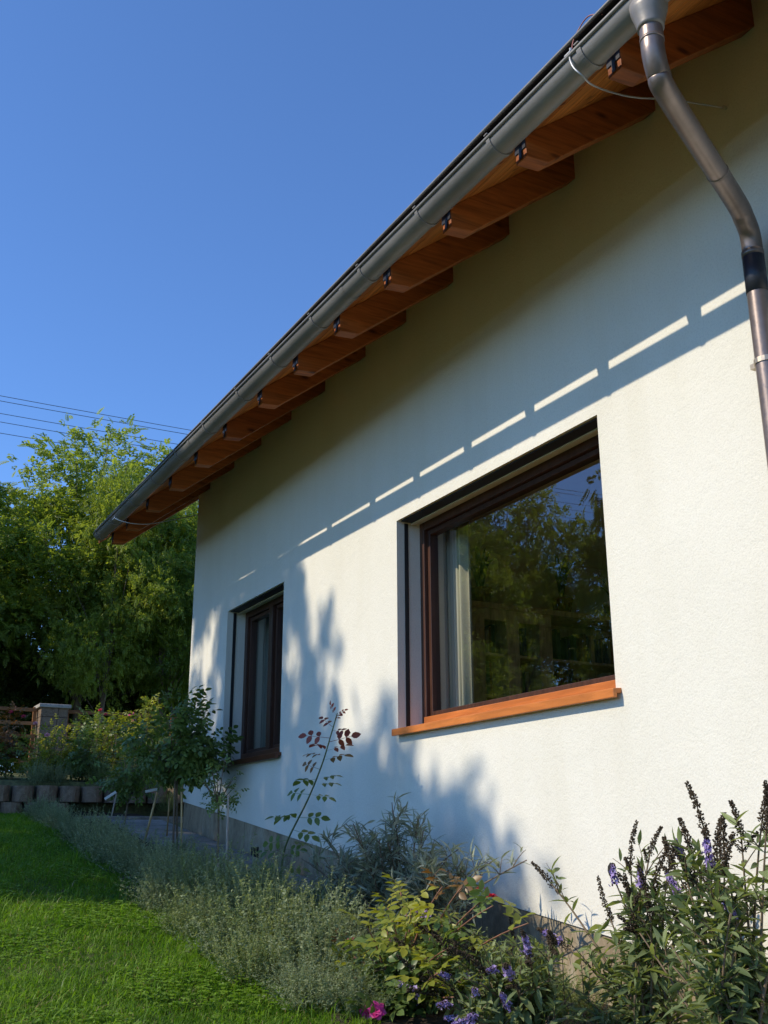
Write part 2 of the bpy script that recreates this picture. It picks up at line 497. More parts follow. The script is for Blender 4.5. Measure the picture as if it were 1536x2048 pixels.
BW = (4.165, 6.462, .735, 2.25)      # big opening  y0 y1 z0 z1
SW = (8.575, 10.042, .725, 2.243)    # small opening
T = .40
Y0, Y1 = -4.0, 11.2
ycuts = sorted(set([Y0, 3.79, BW[0], BW[1], 4.905, 6.728, 7.784, SW[0], SW[1], Y1]))
zcuts = [None, .73, 2.2465, 4.06]
b = MB()
def wz(j, yy, which=None):
    return plinth_top(yy) if j == 0 else zcuts[j]
def hole(ya, yb):
    for w in (BW, SW):
        if ya >= w[0] - 1e-6 and yb <= w[1] + 1e-6: return w
    return None
for ya, yb in zip(ycuts[:-1], ycuts[1:]):
    h = hole(ya, yb)
    zb, zt = (h[2], h[3]) if h else (None, None)
    def quad(x, z00, z01, z10, z11):
        b.add([(x, ya, z00), (x, yb, z01), (x, yb, z11), (x, ya, z10)], [(0, 3, 2, 1)] if x == 0 else [(0, 1, 2, 3)])
    for x in (0, T):
        if h:
            quad(x, plinth_top(ya), plinth_top(yb), zb, zb); quad(x, zt, zt, 4.06, 4.06)
        else:
            quad(x, plinth_top(ya), plinth_top(yb), 4.06, 4.06)
    if h:
        b.add([(0, ya, zb), (T, ya, zb), (T, yb, zb), (0, yb, zb)], [(0, 1, 2, 3)])
        b.add([(0, ya, zt), (T, ya, zt), (T, yb, zt), (0, yb, zt)], [(3, 2, 1, 0)])
    b.add([(0, ya, plinth_top(ya)), (T, ya, plinth_top(ya)), (T, yb, plinth_top(yb)), (0, yb, plinth_top(yb))], [(3, 2, 1, 0)])
for w in (BW, SW):
    for yy in w[:2]:
        b.add([(0, yy, w[2]), (T, yy, w[2]), (T, yy, w[3]), (0, yy, w[3])], [(0, 1, 2, 3) if yy == w[1] else (3, 2, 1, 0)])
b.done("wall", PLASTER, house)
# gable end wall and the unseen back wall
def rz(x): return 4.03 + .78 * x
g = MB()
g.prism([(.40, .393), (9.6, .393), (9.6, rz(.4)), (5.0, rz(5.0) - .02), (.40, rz(.4) - .02)], 'y', Y1 - .4, Y1)
g.add([(0, Y1, .393), (.4, Y1, .393), (.4, Y1, 4.06), (0, Y1, 4.06)], [(0, 1, 2, 3)])
g.done("gable_wall", PLASTER, house)
g = MB(); g.box(9.2, 9.6, Y0, Y1 - .401, -1.4, rz(.4)); g.done("rear_wall", PLASTER, house)
g = MB(); g.prism([(.401, -2), (9.199, -2), (9.199, rz(.4)), (5.0, rz(5.0) - .02), (.401, rz(.4) - .02)], 'y', Y0, Y0 + .4); g.done("gable_wall", PLASTER, house)

# plinth: backing and stone slabs
pb = MB(); seg = np.linspace(Y0, Y1 - .012, 30)
for a, c in zip(seg[:-1], seg[1:]):
    pb.add([(.016, a, -2.4), (.016, c, -2.4), (.016, c, plinth_top(c) + .02), (.016, a, plinth_top(a) + .02)], [(3, 2, 1, 0)])
pb.add([(.016, Y1 - .012, -2), (9.5, Y1 - .012, -2), (9.5, Y1 - .012, .40), (.016, Y1 - .012, .40)], [(0, 1, 2, 3)])
plinth = pb.done("plinth", MORTAR, house)
y = 1.5
while y < Y1 - .02:
    w = rng.uniform(.55, .95); y2 = min(Y1 - .014, y + w)
    if Y1 - y2 < .25: y2 = Y1 - .014
    e = .004 + rng.uniform(0, .006)
    s = MB(); zt0, zt1 = plinth_top(y + .003) - .004, plinth_top(y2 - .003) - .004
    zb = float(G(y)) - .15; x0 = .018 - e
    s.add([(x0, y + .003, zb), (x0, y2 - .003, zb), (x0, y2 - .003, zt1), (x0, y + .003, zt0),
           (.015, y + .003, zb), (.015, y2 - .003, zb), (.015, y2 - .003, zt1), (.015, y + .003, zt0)],
          [(3, 2, 1, 0), (0, 4, 7, 3), (1, 2, 6, 5), (3, 7, 6, 2)])
    s.done("stone_slab", PLINTH, plinth); y = y2
s = MB(); s.box(.02, 1.6, Y1 - .011, Y1 - .003, -.3, .388); s.done("stone_slab", PLINTH, plinth)
s = MB(); s.box(-.004, .012, 9.02, 9.16, -.20, -.06); s.done("vent_cover", BLACK, plinth)

# rooms behind the windows
r = MB(); r.box(.401, 9.19, Y0 + .41, Y1 - .41, -.25, -.12); r.done("interior_floor", FLOORW, house)
r = MB(); r.box(.401, 9.19, Y0 + .41, Y1 - .41, 2.62, 2.72); r.done("interior_ceiling", WHITEWALL, house)
r = MB(); r.box(.403, 5.4, 8.02, 8.14, -.119, 2.619); r.done("partition_wall", WHITEWALL, house)
r = MB(); r.box(5.401, 5.52, Y0 + .42, Y1 - .42, -.119, 2.619); r.done("partition_wall", WHITEWALL, house)
r = MB(); r.box(.403, 5.4, 1.2, 1.32, -.119, 2.619); r.done("partition_wall", WHITEWALL, house)

def build_window(op, big):
    y0, y1, z0, z1 = op
    fx0, fx1 = .195, .275          # frame depth
    fw_ = .062
    w = MB()
    w.box(fx0, fx1, y0, y0 + fw_, z0, z1); w.box(fx0, fx1, y1 - fw_, y1, z0, z1)
    w.box(fx0 + .001, fx1 - .001, y0 + fw_, y1 - fw_, z1 - .062, z1)
    win = w.done("window", FRAME_SHADED, house, bevel=.004)
    win['label'] = "large fixed window with orange sill" if big else "smaller casement window in the tree shade"
    rl = MB(); rl.box(fx0 - .012, fx1 - .002, y0 + .02, y1 - .045, z0 + .012, z0 + .085); rl.done("bottom_rail", SILL if big else SILL_SHADED, win, bevel=.004)
    # sill board with drip nose and end caps
    sl = MB(); sl.prism([(-.055, z0 - .052), (-.055, z0 - .006), (fx0 + .02, z0 + .014), (fx0 + .02, z0 - .012), (-.03, z0 - .03), (-.03, z0 - .052)], 'y', y0 - .012 - .03, y1 - .003)
    sill = sl.done("sill", SILL if big else SILL_SHADED, win, bevel=.003)
    # roller shutter guides and slot
    for yy, s in ((y0, 1), (y1, -1)):
        gd = MB(); gd.box(.064, .094, min(yy, yy + s * .008), max(yy, yy + s * .008), z0 + .004, z1 - .012); gd.done("shutter_guide", BLACK, win)
    sb = MB(); sb.box(.022, .112, y0 + .008, y1 - .03, z1 - .010, z1 - .001); sb.done("shutter_slot", BLACK, win)
    bar = MB(); bar.box(.113, .135, y0 + .009, y1 - .02, z1 - .018, z1 - .001); bar.done("shutter_bar", WHITEWALL, win)
    def sash(a, c, name="sash"):
        q = MB(); t = .036; xa, xb = fx0 + .03, fx1 + .02
        lo, hi = z0 + .086, z1 - .064
        q.box(xa, xb, a, a + t, lo, hi); q.box(xa, xb, c - t, c, lo, hi)
        q.box(xa + .001, xb - .001, a + t, c - t, lo, lo + t); q.box(xa + .001, xb - .001, a + t, c - t, hi - t, hi)
        so = q.done(name, FRAME_SHADED, win, bevel=.003)
        gq = MB(); xm = (xa + xb) / 2
        gq.add([(xm, a + t - .004, lo + t - .004), (xm, c - t + .004, lo + t - .004), (xm, c - t + .004, hi - t + .004), (xm, a + t - .004, hi - t + .004)], [(3, 2, 1, 0)])
        gq.done("pane", GLASS, so); return so
    if big:
        sash(y0 + fw_ + .001, y1 - fw_ - .001)
    else:
        mid = 9.335
        q = MB(); q.box(fx0 - .006, fx1 - .003, mid - .045, mid + .045, z0 + .086, z1 - .063); q.done("mullion", FRAME_SHADED, win, bevel=.004)
        s1 = sash(y0 + fw_ + .001, mid - .046); sash(mid + .046, y1 - fw_ - .001)
        h = MB(); h.box(fx1 + .02, fx1 + .05, mid - .09, mid - .075, 1.35, 1.48); h.done("handle", STEEL, s1)
    return win
build_window(BW, True); build_window(SW, False)

# roof: planks of the soffit, covering, flashing
roof_b = MB()
roof_b.prism([(-1.022, rz(-1.022) + .186), (5.0, rz(5.0) + .186), (5.0, rz(5.0) + .200), (-1.024, rz(-1.024) + .200)], 'y', -4.4, 11.78)
roof_b.prism([(5.0, rz(5.0) + .186), (11.0, rz(-1.0) + .186), (11.0, rz(-1.0) + .200), (5.001, rz(5.0) + .200)], 'y', -4.4, 11.78)
roof = roof_b.done("roof", ZINC_D, house)
x = -.935; k = 0
while x < 1.2:
    x2 = x + .145; p = MB(); gap = .004
    p.prism([(x + gap, rz(x + gap)), (x2 - .0, rz(x2)), (x2, rz(x2) + .024), (x + gap, rz(x + gap) + .024)], 'y', -4.3, 11.70)
    p.done("soffit_plank", SOFFIT, roof); x = x2
p = MB(); p.prism([(1.2, rz(1.2) + .001), (5.0, rz(5.0) + .001), (5.0, rz(5.0) + .03), (1.2, rz(1.2) + .03)], 'y', -4.3, 11.70); p.done("roof_deck", SOFFIT, roof)
p = MB(); p.prism([(-.94, rz(-.94) + .026), (-.934, rz(-.934) + .026), (-.93, rz(-.93) + .184), (-.936, rz(-.936) + .184)], 'y', -4.35, 11.72); p.done("eave_flashing", ZINC_D, roof)
p = MB(); p.prism([(-.985, rz(-.985) + .0), (.0, rz(0) + .0), (.0, rz(0) + .160), (-.985, rz(-.985) + .160)], 'y', 11.725, 11.75); p.done("verge_board", RAFTER, roof)
p = MB(); p.tube([(-1.022, -4.41, rz(-1.022) + .195), (-1.022, 11.79, rz(-1.022) + .195)], .0085, 8); p.done("roof_edge", ZINC, roof, smooth=True)

RAFTERS = [-3.49, -2.79, -2.09, -1.39, -.69, .01, .71, 1.41, 2.11, 2.81, 3.512, 4.213, 4.902, 5.602, 6.285, 6.968, 7.75, 8.5, 9.26, 10.03, 10.8, 11.42]
for y in RAFTERS:
    p = MB()
    bz = lambda x: 3.809 + .78 * x
    x1 = 1.0 if y < 11 else .9
    p.prism([(-.897, 3.205), (-.762, bz(-.762)), (x1, bz(x1)), (x1, rz(x1) - .001), (-.897, rz(-.897) - .001)], 'y', y, y + .088)
    rf = p.done("rafter", RAFTER, house, bevel=.004)
    q = MB(); q.box(-.9025, -.8985, y + .001, y + .087, 3.258, 3.322); q.box(-.9027, -.8983, y + .034, y + .056, 3.214, 3.2578); q.done("added_dark_plate", RUBBER, rf)  # black plate and strip added to darken the rafter end
# wall plate strip closing the wall top between rafters
p = MB(); p.box(.03, .37, Y0, Y1 - .003, 4.061, 4.10); p.done("wall_plate", PLASTER, house)

# gutter
GX, GZ, GR = -1.020, 3.270, .070
def gz_(y): return GZ + .0062 * (y - 3.6)
a = np.linspace(math.pi, 2 * math.pi, 17)
prof_o = [(GX + GR * math.cos(t), GR * math.sin(t)) for t in a]
prof_i = [(GX + (GR - .004) * math.cos(t), (GR - .004) * math.sin(t)) for t in a[::-1]]
prof = prof_o + prof_i
gb = MB(); joints = [-4.4, -1.2, 2.2, 5.2, 8.2, 11.56]
kk = len(prof); V = []
for t in joints:
    for u, v in prof: V.append((u, t, gz_(t) + v))
F = []
for s in range(len(joints) - 1):
    for i in range(kk):
        F.append((s * kk + i, s * kk + (i + 1) % kk, (s + 1) * kk + (i + 1) % kk, (s + 1) * kk + i))
gb.add(V, F)
gutter = gb.done("gutter", ZINC, house, smooth=False)
for pl in gutter.data.polygons: pl.use_smooth = True
p = MB(); p.tube([(GX - GR - .004, t, gz_(t) + .001) for t in (-4.4, 4, 11.56)], .0095, 10); p.done("front_bead", ZINC, gutter, smooth=True)
p = MB(); V = [(u, 11.562, gz_(11.56) + v) for u, v in prof_o] + [(u, 11.566, gz_(11.56) + v) for u, v in prof_o]
p.add(V, [tuple(range(17)), tuple(range(33, 16, -1))] + [(i, i + 1, 18 + i, 17 + i) for i in range(16)]); p.done("end_cap", ZINC, gutter)
for y in RAFTERS[9:]:
    yc = y + .045; z0 = gz_(yc); p = MB()
    ro, ri = GR + .0065, GR + .001
    pr = [(GX + ro * math.cos(t), z0 + ro * math.sin(t)) for t in a] + [(GX + ri * math.cos(t), z0 + ri * math.sin(t)) for t in a[::-1]]
    kk = len(pr); V = [(u, t, v) for t in (yc - .014, yc + .014) for u, v in pr]
    F = [(i, (i + 1) % kk, kk + (i + 1) % kk, kk + i) for i in range(kk)]
    nh = 17
    F += [(i, i + 1, kk - 2 - i, kk - 1 - i) for i in range(nh - 1)]
    F += [(kk + kk - 1 - i, kk + kk - 2 - i, kk + i + 1, kk + i) for i in range(nh - 1)]
    p.add(V, F)
    # strap from the back of the gutter up on to the rafter and the hook over the bead
    p.prism([(GX + ri, z0 - .01), (GX + ro, z0 - .01), (-.915, rz(-.915) + .012), (-.90, rz(-.90) + .03), (-.905, rz(-.905) + .036), (-.922, rz(-.922) + .02)], 'y', yc - .0135, yc + .0135)
    p.box(GX - GR - .018, GX - GR + .012, yc - .0137, yc + .0137, z0 + .0115, z0 + .017)
    br = p.done("bracket", ZINC, gutter)
for y in (5.2, 8.2):
    p = MB(); V = [(GX + (GR + .003) * math.cos(t), yy, gz_(y) + (GR + .003) * math.sin(t)) for yy in (y - .02, y + .02) for t in a]
    p.add(V, [(i, i + 1, 18 + i, 17 + i) for i in range(16)]); p.done("joint_sleeve", ZINC, gutter, smooth=True)

# downpipe
PR = .047
p = MB(); oy = 2.50
p.tube([(GX, oy, gz_(oy) - GR + .03), (GX, oy, 3.19), (GX, oy, 3.165), (GX, oy, 3.12), (GX, oy, 3.105)], [.078, .074, .066, .054, .054], 24); dp_out = None
path_pts = spline([(GX, oy, 3.15), (GX, oy, 3.06), (GX + .004, oy + .002, 2.985), (GX + .04, oy + .02, 2.915), (GX + .12, oy + .055, 2.865),
                   (-.30, oy + .31, 2.635 + .11), (-.175, oy + .366, 2.70), (-.115, oy + .395, 2.655), (-.095, oy + .408, 2.58), (-.094, oy + .41, 2.48), (-.094, oy + .41, 1.9), (-.094, oy + .41, -1.05)], 7)
V, F = tube(path_pts, PR, 20)
downpipe = part("downpipe", V, F, PIPE, house, smooth=True)
p.done("outlet_funnel", ZINC, downpipe, smooth=True)
py = oy + .41
p = MB(); p.tube([(-.094, py, 2.545), (-.094, py, 2.36)], PR + .002, 20); p.done("black_collar", RUBBER, downpipe, smooth=True)
p = MB(); p.tube([(-.094, py, 2.575), (-.094, py, 2.548)], PR + .003, 20); p.done("joint_ring", PIPE, downpipe, smooth=True)
for q in (8, 33):
    c = path_pts[q]; t = path_pts[q + 1] - path_pts[q - 1]; t /= np.linalg.norm(t)
    p = MB(); p.tube([c - t * .006, c + t * .006], PR + .0025, 20); p.done("joint_ring", PIPE, downpipe, smooth=True)
for zc in (2.02, .3):
    p = MB(); p.tube([(-.094, py, zc + .012), (-.094, py, zc - .012)], PR + .005, 20)
    p.box(-.094, .0, py - .008, py + .008, zc - .008, zc + .008); p.box(-.11, -.078, py + PR, py + PR + .03, zc - .012, zc + .012)
    p.done("pipe_clamp", BRASS, downpipe)

# lightning-conductor wires strung from the gutter
w = thing("lightning_wire", "thin grey wire looping from gutter clamp to wall behind the downpipe", "wire", (GX - GR, 2.93, 3.27), "conductor wires on the eave")
p = MB(); p.tube(spline([(-1.085, 2.925, 3.285), (-1.10, 2.905, 3.23), (-1.10, 2.885, 3.175), (-1.075, 2.868, 3.135), (-1.0, 2.892, 3.133), (-.8, 2.986, 3.238), (-.55, 3.088, 3.378), (-.3, 3.122, 3.487), (-.1, 3.086, 3.506), (0.0, 3.043, 3.49)], 6), .0045, 6); p.done("cable", STEEL, w, smooth=True)
p = MB(); p.tube(spline([(-1.07, 2.93, 3.285), (-1.03, 2.96, 3.40), (-1.0, 2.95, 3.475), (-1.0, 2.88, 3.49), (-.99, 2.80, 3.44)], 6), .003, 6); p.done("roof_lead", REDW, w, smooth=True)
p = MB(); p.box(-1.098, -1.045, 2.905, 2.955, 3.266, 3.274); p.box(-1.094, -1.05, 2.91, 2.95, 3.285, 3.291); p.box(-1.04, -1.0, 2.94, 3.0, 3.272, 3.282)
for xx, yy in ((-1.085, 2.915), (-1.06, 2.945), (-1.02, 2.97)): p.tube([(xx, yy, 3.255), (xx, yy, 3.308)], .006, 6)
p.done("clamp", STEEL, w)
p = MB(); p.tube([(-.02, 3.04, 3.49), (.005, 3.04, 3.49)], .009, 8); p.done("wall_anchor", STEEL, w)
w = thing("lightning_wire", "thin grey wire sagging from the far gutter end to the house corner", "wire", (GX - GR, 10.64, 3.25), "conductor wires on the eave")
p = MB(); p.tube(spline([(-1.085, 10.64, 3.29), (-1.09, 10.58, 3.23), (-.95, 10.50, 3.18), (-.75, 10.50, 3.20), (-.4, 10.76, 3.37), (-.0, 11.19, 3.60)], 6), .005, 6); p.done("cable", STEEL, w, smooth=True)
p = MB(); p.box(-1.098, -1.045, 10.63, 10.69, 3.244, 3.258); p.done("clamp", STEEL, w)

# ------------------------------------------------------------------ indoors, seen through the panes
def curtain(y0, y1, x, z0, z1, folds, amp, mat, label):
    n = 90; t = np.linspace(0, 1, n)
    yy = y0 + (y1 - y0) * t; xx = x + amp * np.sin(t * folds * 2 * math.pi) + amp * .4 * np.sin(t * folds * 4.7 + 1)
    V = []; rows = [z0, (z0 + z1) / 2, z1]
    for z in rows:
        V += [(a_, b_, z) for a_, b_ in zip(xx, yy)]
    F = np.array([(r_ * n + i, r_ * n + i + 1, (r_ + 1) * n + i + 1, (r_ + 1) * n + i) for r_ in range(2) for i in range(n - 1)])
    o = part("curtain", np.array(V), F, mat, None, smooth=True)
    s = o.modifiers.new("solid", 'SOLIDIFY'); s.thickness = .003
    return tag(o, label, "curtain", "curtains behind the panes")
curtain(6.20, 6.50, .44, -.1, 2.5, 5, .028, CURTAIN, "cream curtain drawn aside behind the large window")
curtain(9.32, 10.2, .46, -.1, 2.5, 9, .03, CURTAIN_G, "grey curtain behind the smaller window, beside the house corner")
curtain(8.4, 9.24, .46, -.1, 2.5, 9, .03, CURTAIN_G, "grey curtain behind the smaller window, on the downpipe side")

BY = 7.62    # front of the bookcase, backs on to the partition
bc = thing("bookcase", "pale wooden bookcase with glazed doors seen through the large window", "bookcase", (2.3, 7.8, -.12))
TOPZ = 1.97
b = MB(); b.box(.62, 4.6, BY - .02, 8.0, TOPZ, TOPZ + .05); b.done("top_board", OAK, bc)
b = MB(); b.box(.64, 4.58, 7.985, 8.0, -.10, TOPZ - .001); b.done("back_panel", OAK, bc)
for (a_, c_) in ((.64, .67), (1.40, 1.53), (1.77, 1.90), (2.13, 2.27), (3.3, 3.42), (4.45, 4.58)):
    b = MB(); b.box(a_, c_, BY, 7.98, -.118, TOPZ - .001); b.done("upright", OAK, bc)
b = MB(); b.box(1.531, 2.129, BY + .001, BY + .03, TOPZ - .10, TOPZ - .002); b.done("door_rail", OAK, bc)
bays = [(.67, 1.40), (1.53, 1.77), (1.90, 2.13), (2.27, 3.3), (3.42, 4.45)]
shz = [.10, .47, .84, 1.21, 1.58]
for i, (a_, c_) in enumerate(bays):
    for z in shz:
        b = MB(); b.box(a_ + .001, c_ - .001, BY + .05, 7.984, z - .022, z); b.done("shelf", OAK, bc)
BOOKC = [m_plain("book_%s" % n, c, .7, 0, .2, 30) for n, c in (("red", (.20, .05, .04)), ("navy", (.04, .06, .13)), ("cream", (.42, .38, .28)), ("brown", (.15, .09, .05)), ("green", (.05, .12, .08)), ("grey", (.24, .24, .23)))]
BOOKN = ["dark red", "navy blue", "cream", "brown", "dark green", "grey"]
bookme = {}
shelf_word = ["bottom", "second", "third", "fourth", "top"]
bay_word = ["beside the cream curtain", "behind the narrow curtain-side door", "behind the narrow middle door", "in the wide open bay", "in the bay farthest indoors"]
for bi, (a_, c_) in enumerate(bays[:4]):
    for si, z in enumerate(shz):
        if si == 0: continue
        x = a_ + .02
        while x < c_ - .07:
            th = rng.uniform(.022, .05); hh = rng.uniform(.20, .30); dp = rng.uniform(.16, .22); ci = int(rng.integers(6))
            if rng.random() < .12: x += rng.uniform(.05, .12); continue
            key = (ci, round(th, 2), round(hh, 2))
            if key not in bookme:
                q = MB(); q.box(0, key[1] - .002, 0, .19, 0, key[2]); q.box(.003, key[1] - .005, .004, .194, .004, key[2] - .006)
                me = np_mesh("book", np.concatenate(q.V), q.F); me.materials.append(BOOKC[ci]); bookme[key] = me
            o = link("book", bookme[key]); o.location = (x, BY + .09 + rng.uniform(0, .04), z + .001)
            tag(o, f"{BOOKN[ci]} book on the {shelf_word[si]} shelf {bay_word[bi]}", "book", f"books on the {shelf_word[si]} shelf {bay_word[bi]}")
            x += key[1] + .002
LEAF_IN = m_leaf("houseplant_leaf", (.02, .05, .015), (.05, .10, .03), .15)
POT = m_plain("terracotta_pot", (.28, .12, .06), .8)
def houseplant(x, y, z, n, L, wdt, lab, up=1.0):
    t = thing("potted_plant", lab, "plant", (x, y, z), "plants on the bookcase")
    prof = [(.0, 0), (.075, 0), (.10, .15), (.108, .15), (.108, .17), (.092, .17), (.09, .14), (0, .14)]
    k = 18; V = [(x + r_ * math.cos(i * 2 * math.pi / k), y + r_ * math.sin(i * 2 * math.pi / k), z + h_) for r_, h_ in prof for i in range(k)]
    F = [(j * k + i, j * k + (i + 1) % k, (j + 1) * k + (i + 1) % k, (j + 1) * k + i) for j in range(len(prof) - 1) for i in range(k)]
    part("pot", V, F, POT, t, smooth=True)
    for i in range(n):
        a_ = rng.uniform(0, 6.28); out = rng.uniform(.15, .8) * L * .6; ln = L * rng.uniform(.6, 1.1)
        pts = bez((x, y, z + .14), (x + out * .35 * math.cos(a_), y + out * .35 * math.sin(a_), z + .14 + ln * up * .8), (x + out * math.cos(a_), y + out * math.sin(a_) * .5, z + .14 + ln * rng.uniform(.55, .95) * up), 7)
        sd = np.array([-math.sin(a_), math.cos(a_), 0]) * wdt
        wv = np.array([.6, 1, 1, .9, .7, .4, .02])[:, None]
        V = np.concatenate([pts - sd * wv, pts + sd * wv]); F = [(j, j + 1, 8 + j, 7 + j) for j in range(6)]
        part("leaf", V, F, LEAF_IN, t, smooth=True)
houseplant(2.55, 7.8, TOPZ + .05, 14, .62, .022, "spiky dark houseplant on the bookcase in the wide bay")
houseplant(1.62, 7.8, TOPZ + .05, 16, .50, .030, "arching leafy houseplant above the narrow bookcase doors")
houseplant(1.0, 7.8, TOPZ + .05, 16, .42, .034, "bushy houseplant on the bookcase beside the cream curtain", .8)
houseplant(3.2, 7.8, TOPZ + .05, 12, .5, .022, "spiky houseplant on the bookcase farthest indoors")

# ------------------------------------------------------------------ retaining wall, fence
rw = thing("retaining_wall", "low dry-laid wall of rough brown concrete blocks below the rose terrace", "wall", (-1, 12.85, .2))
bv = []
for v in range(4):
    n = 9; V = []
    wid = .246; dep = .30; hh = .178
    for zz in (0, hh):
        for i in range(n):
            u = i / (n - 1) - .5
            V.append((u * wid * .95, -dep * (.10 + .90 * math.sqrt(max(0, 1 - (2 * u * .97) ** 2))) * .5 + rng.uniform(-.008, .008), zz))
        V += [(wid * .46, dep * .5, zz), (-wid * .46, dep * .5, zz)]
    m_ = n + 2
    F = [(i, (i + 1) % m_, m_ + (i + 1) % m_, m_ + i) for i in range(m_)] + [tuple(range(m_))[::-1], tuple(range(m_, 2 * m_))]
    bv.append(np_mesh("block", np.array(V), F))
for me in bv: me.materials.append(CONCRETE)
base = np.array((-1, 12.85, .2))
for row in range(3):
    x = -7.0 + .13 * (row % 2)
    while x < 1.2:
        if row == 2: x += .262; continue
        if x > -.78 and row == 0: x += .262; continue
        o = link("block", bv[int(rng.integers(4))], None, rw)
        o.location = (x - base[0], 12.80 + .07 * row - base[1] + rng.uniform(-.012, .012), .235 + .19 * row - .0 - base[2] + (-.19 if row == 9 else 0))
        o.rotation_euler = (rng.uniform(-.03, .03), rng.uniform(-.02, .02), rng.uniform(-.09, .09)); x += .262

def pillar(xc, label):
    t = thing("fence_pillar", label, "pillar", (xc, 16.5, .88))
    hh = .138; z = .80
    for row in range(8):
        cut = .25 if row % 2 else .27
        for (a_, c_) in (((0, .62 * .40)), ((.62 * .40 + .006, .40))) if row % 2 else ((0, .40 * .60), (.40 * .60 + .006, .40)):
            b = MB(); j = rng.uniform(-.004, .004)
            b.box(xc - .20 + a_, xc - .20 + c_, 16.30 + j, 16.70 + j, z + .004, z + hh); b.done("block", CONCRETE, t, bevel=.006)
        z += hh
    b = MB(); b.box(xc - .235, xc + .235, 16.265, 16.735, z + .001, z + .055); b.done("cap", CAPST, t, bevel=.008)
    return t
pillar(-.42, "square concrete block fence pillar with pale cap above the roses")
pillar(-3.3, "square concrete block fence pillar nearest the lawn side")
def fence(x0, x1, label):
    t = thing("fence", label, "fence", ((x0 + x1) / 2, 16.55, .9))
    for z in (1.86, 1.66, 1.47, 1.28, 1.10):
        b = MB(); b.box(x0, x1, 16.52, 16.55, z, z + .05); b.done("rail", RAIL, t)
    n = max(2, int((x1 - x0) / 1.4) + 1)
    for x in np.linspace(x0 + .03, x1 - .03, n):
        b = MB(); b.box(x - .025, x + .025, 16.552, 16.60, .78, 1.93); b.done("post", RAIL, t)
fence(-3.09, -.63, "brown timber rail fence between the two block pillars")
fence(-.21, 6.5, "brown timber rail fence running behind the house from the capped pillar")
fence(-9, -3.51, "brown timber rail fence beyond the far pillar on the lawn side")

# ------------------------------------------------------------------ trees
L_LOC = m_leaf("locust_leaf", (.095, .165, .03), (.28, .355, .07), .55, .45, .4)
L_DARK = m_leaf("dark_tree_leaf", (.05, .09, .024), (.14, .20, .05), .45, .5, .35)
L_MID = m_leaf("mixed_tree_leaf", (.085, .145, .03), (.25, .315, .065), .52, .5, .35)
FROND = pinnate(6, 1.0, (.27, .15), .30)
SPRIG = join_templates([place(leaf_diamond(.55), (0, .11 * i, -.006 * i * i), ((-1) ** i * .9, .6, -.2 + .3 * math.sin(i * 2.1)), (.25 * math.cos(i * 1.7), 0, 1), .24) for i in range(9)] + [place(leaf_diamond(.55), (0, .95, -.4), (0, 1, -.5), (0, .2, 1), .24)])

TWIG = join_templates([place(leaf_diamond(.62, .12), p_ * .42, d_, n_, .34 * k_) for p_, d_, n_, k_ in zip(rand_dirs(13) * rng.random((13, 1)), unit(rand_dirs(13) + np.array([0, .5, 0])), unit(np.array([0, 0, 1.]) + .7 * rng.standard_normal((13, 3))), rng.uniform(.7, 1.2, 13))])
def crown_mesh(name, lobes, n_clu, per, tmpl, size, spread=.55, shell=.55):
    """leaf sprays clustered through a union of ellipsoids (centre, radii)"""
    vols = np.array([l[1][0] * l[1][1] * l[1][2] for l in lobes]) ** .75; vols = vols ** .8; vols /= vols.sum()
    C = []; O = []
    for i in rng.choice(len(lobes), n_clu, p=vols):
        c, r_ = np.array(lobes[i][0], float), np.array(lobes[i][1], float)
        d = rand_dirs(1)[0]; rad = (shell + (1 - shell) * rng.random()) * rng.uniform(.75, 1.08)
        C.append(c + d * r_ * rad); O.append(d)
    C = np.array(C); O = np.array(O)
    pos = np.repeat(C, per, 0); out = np.repeat(O, per, 0)
    m = len(pos)
    rd = rand_dirs(m)
    cs = np.repeat(rng.uniform(.6, 1.25, n_clu), per)[:, None]
    pos = pos + rd * spread * rng.random((m, 1)) ** .6 * cs * np.array([1, 1, .7])
    d = unit(rd * .8 + out * .5 + np.array([0, 0, .05]) + .6 * rng.standard_normal((m, 3)))
    nrm = unit(np.array([0, 0, .9]) + .7 * rng.standard_normal((m, 3)) + .35 * np.array(SUN_TO))
    B = basis(d, nrm); s = size * rng.uniform(.65, 1.25, m)
    vv = np.clip(np.repeat(rng.uniform(.05, .75, n_clu), per) + rng.uniform(-.15, .35, m), 0, 1)
    pick = rng.random(m) < (.3 if tmpl is FROND else .5)
    V, F = scatter(tmpl[0], tmpl[1], B[pick], pos[pick], s[pick]); V2, F2 = scatter(TWIG[0], TWIG[1], B[~pick], pos[~pick], s[~pick] * (1.0 if tmpl is FROND else .8))
    var = np.concatenate([np.repeat(vv[pick], len(tmpl[0])), np.repeat(vv[~pick], len(TWIG[0]))])
    return np_mesh(name, np.concatenate([V, V2]), np.concatenate([F, F2 + len(V)]), var), C

def limbs(C, h0, top, r0, n, lean=(0, 0), start=.3):
    mb = MB(); tx, ty = lean
    tp = spline([(0, 0, -.3), (tx * .2 + .06, ty * .2, h0 * .5), (tx * .5, ty * .5 + .08, h0), (tx, ty, top)], 6)
    mb.tube(tp, np.linspace(r0, r0 * .25, len(tp)), 9)
    idx = rng.choice(len(C), min(n, len(C)), replace=False)
    for i in idx:
        t = rng.uniform(start, .92); k = int(t * (len(tp) - 1)); p0 = tp[k]; p2 = C[i]
        if p2[2] < p0[2] - .8: p0 = tp[max(2, int(k * .5))]
        mid = (p0 + p2) / 2 + np.array([0, 0, .12 * np.linalg.norm(p2 - p0)])
        q = bez(p0, mid, p2, 6); mb.tube(q, np.linspace(r0 * .26 * (1.1 - t), .008, 6), 5, False)
    return mb

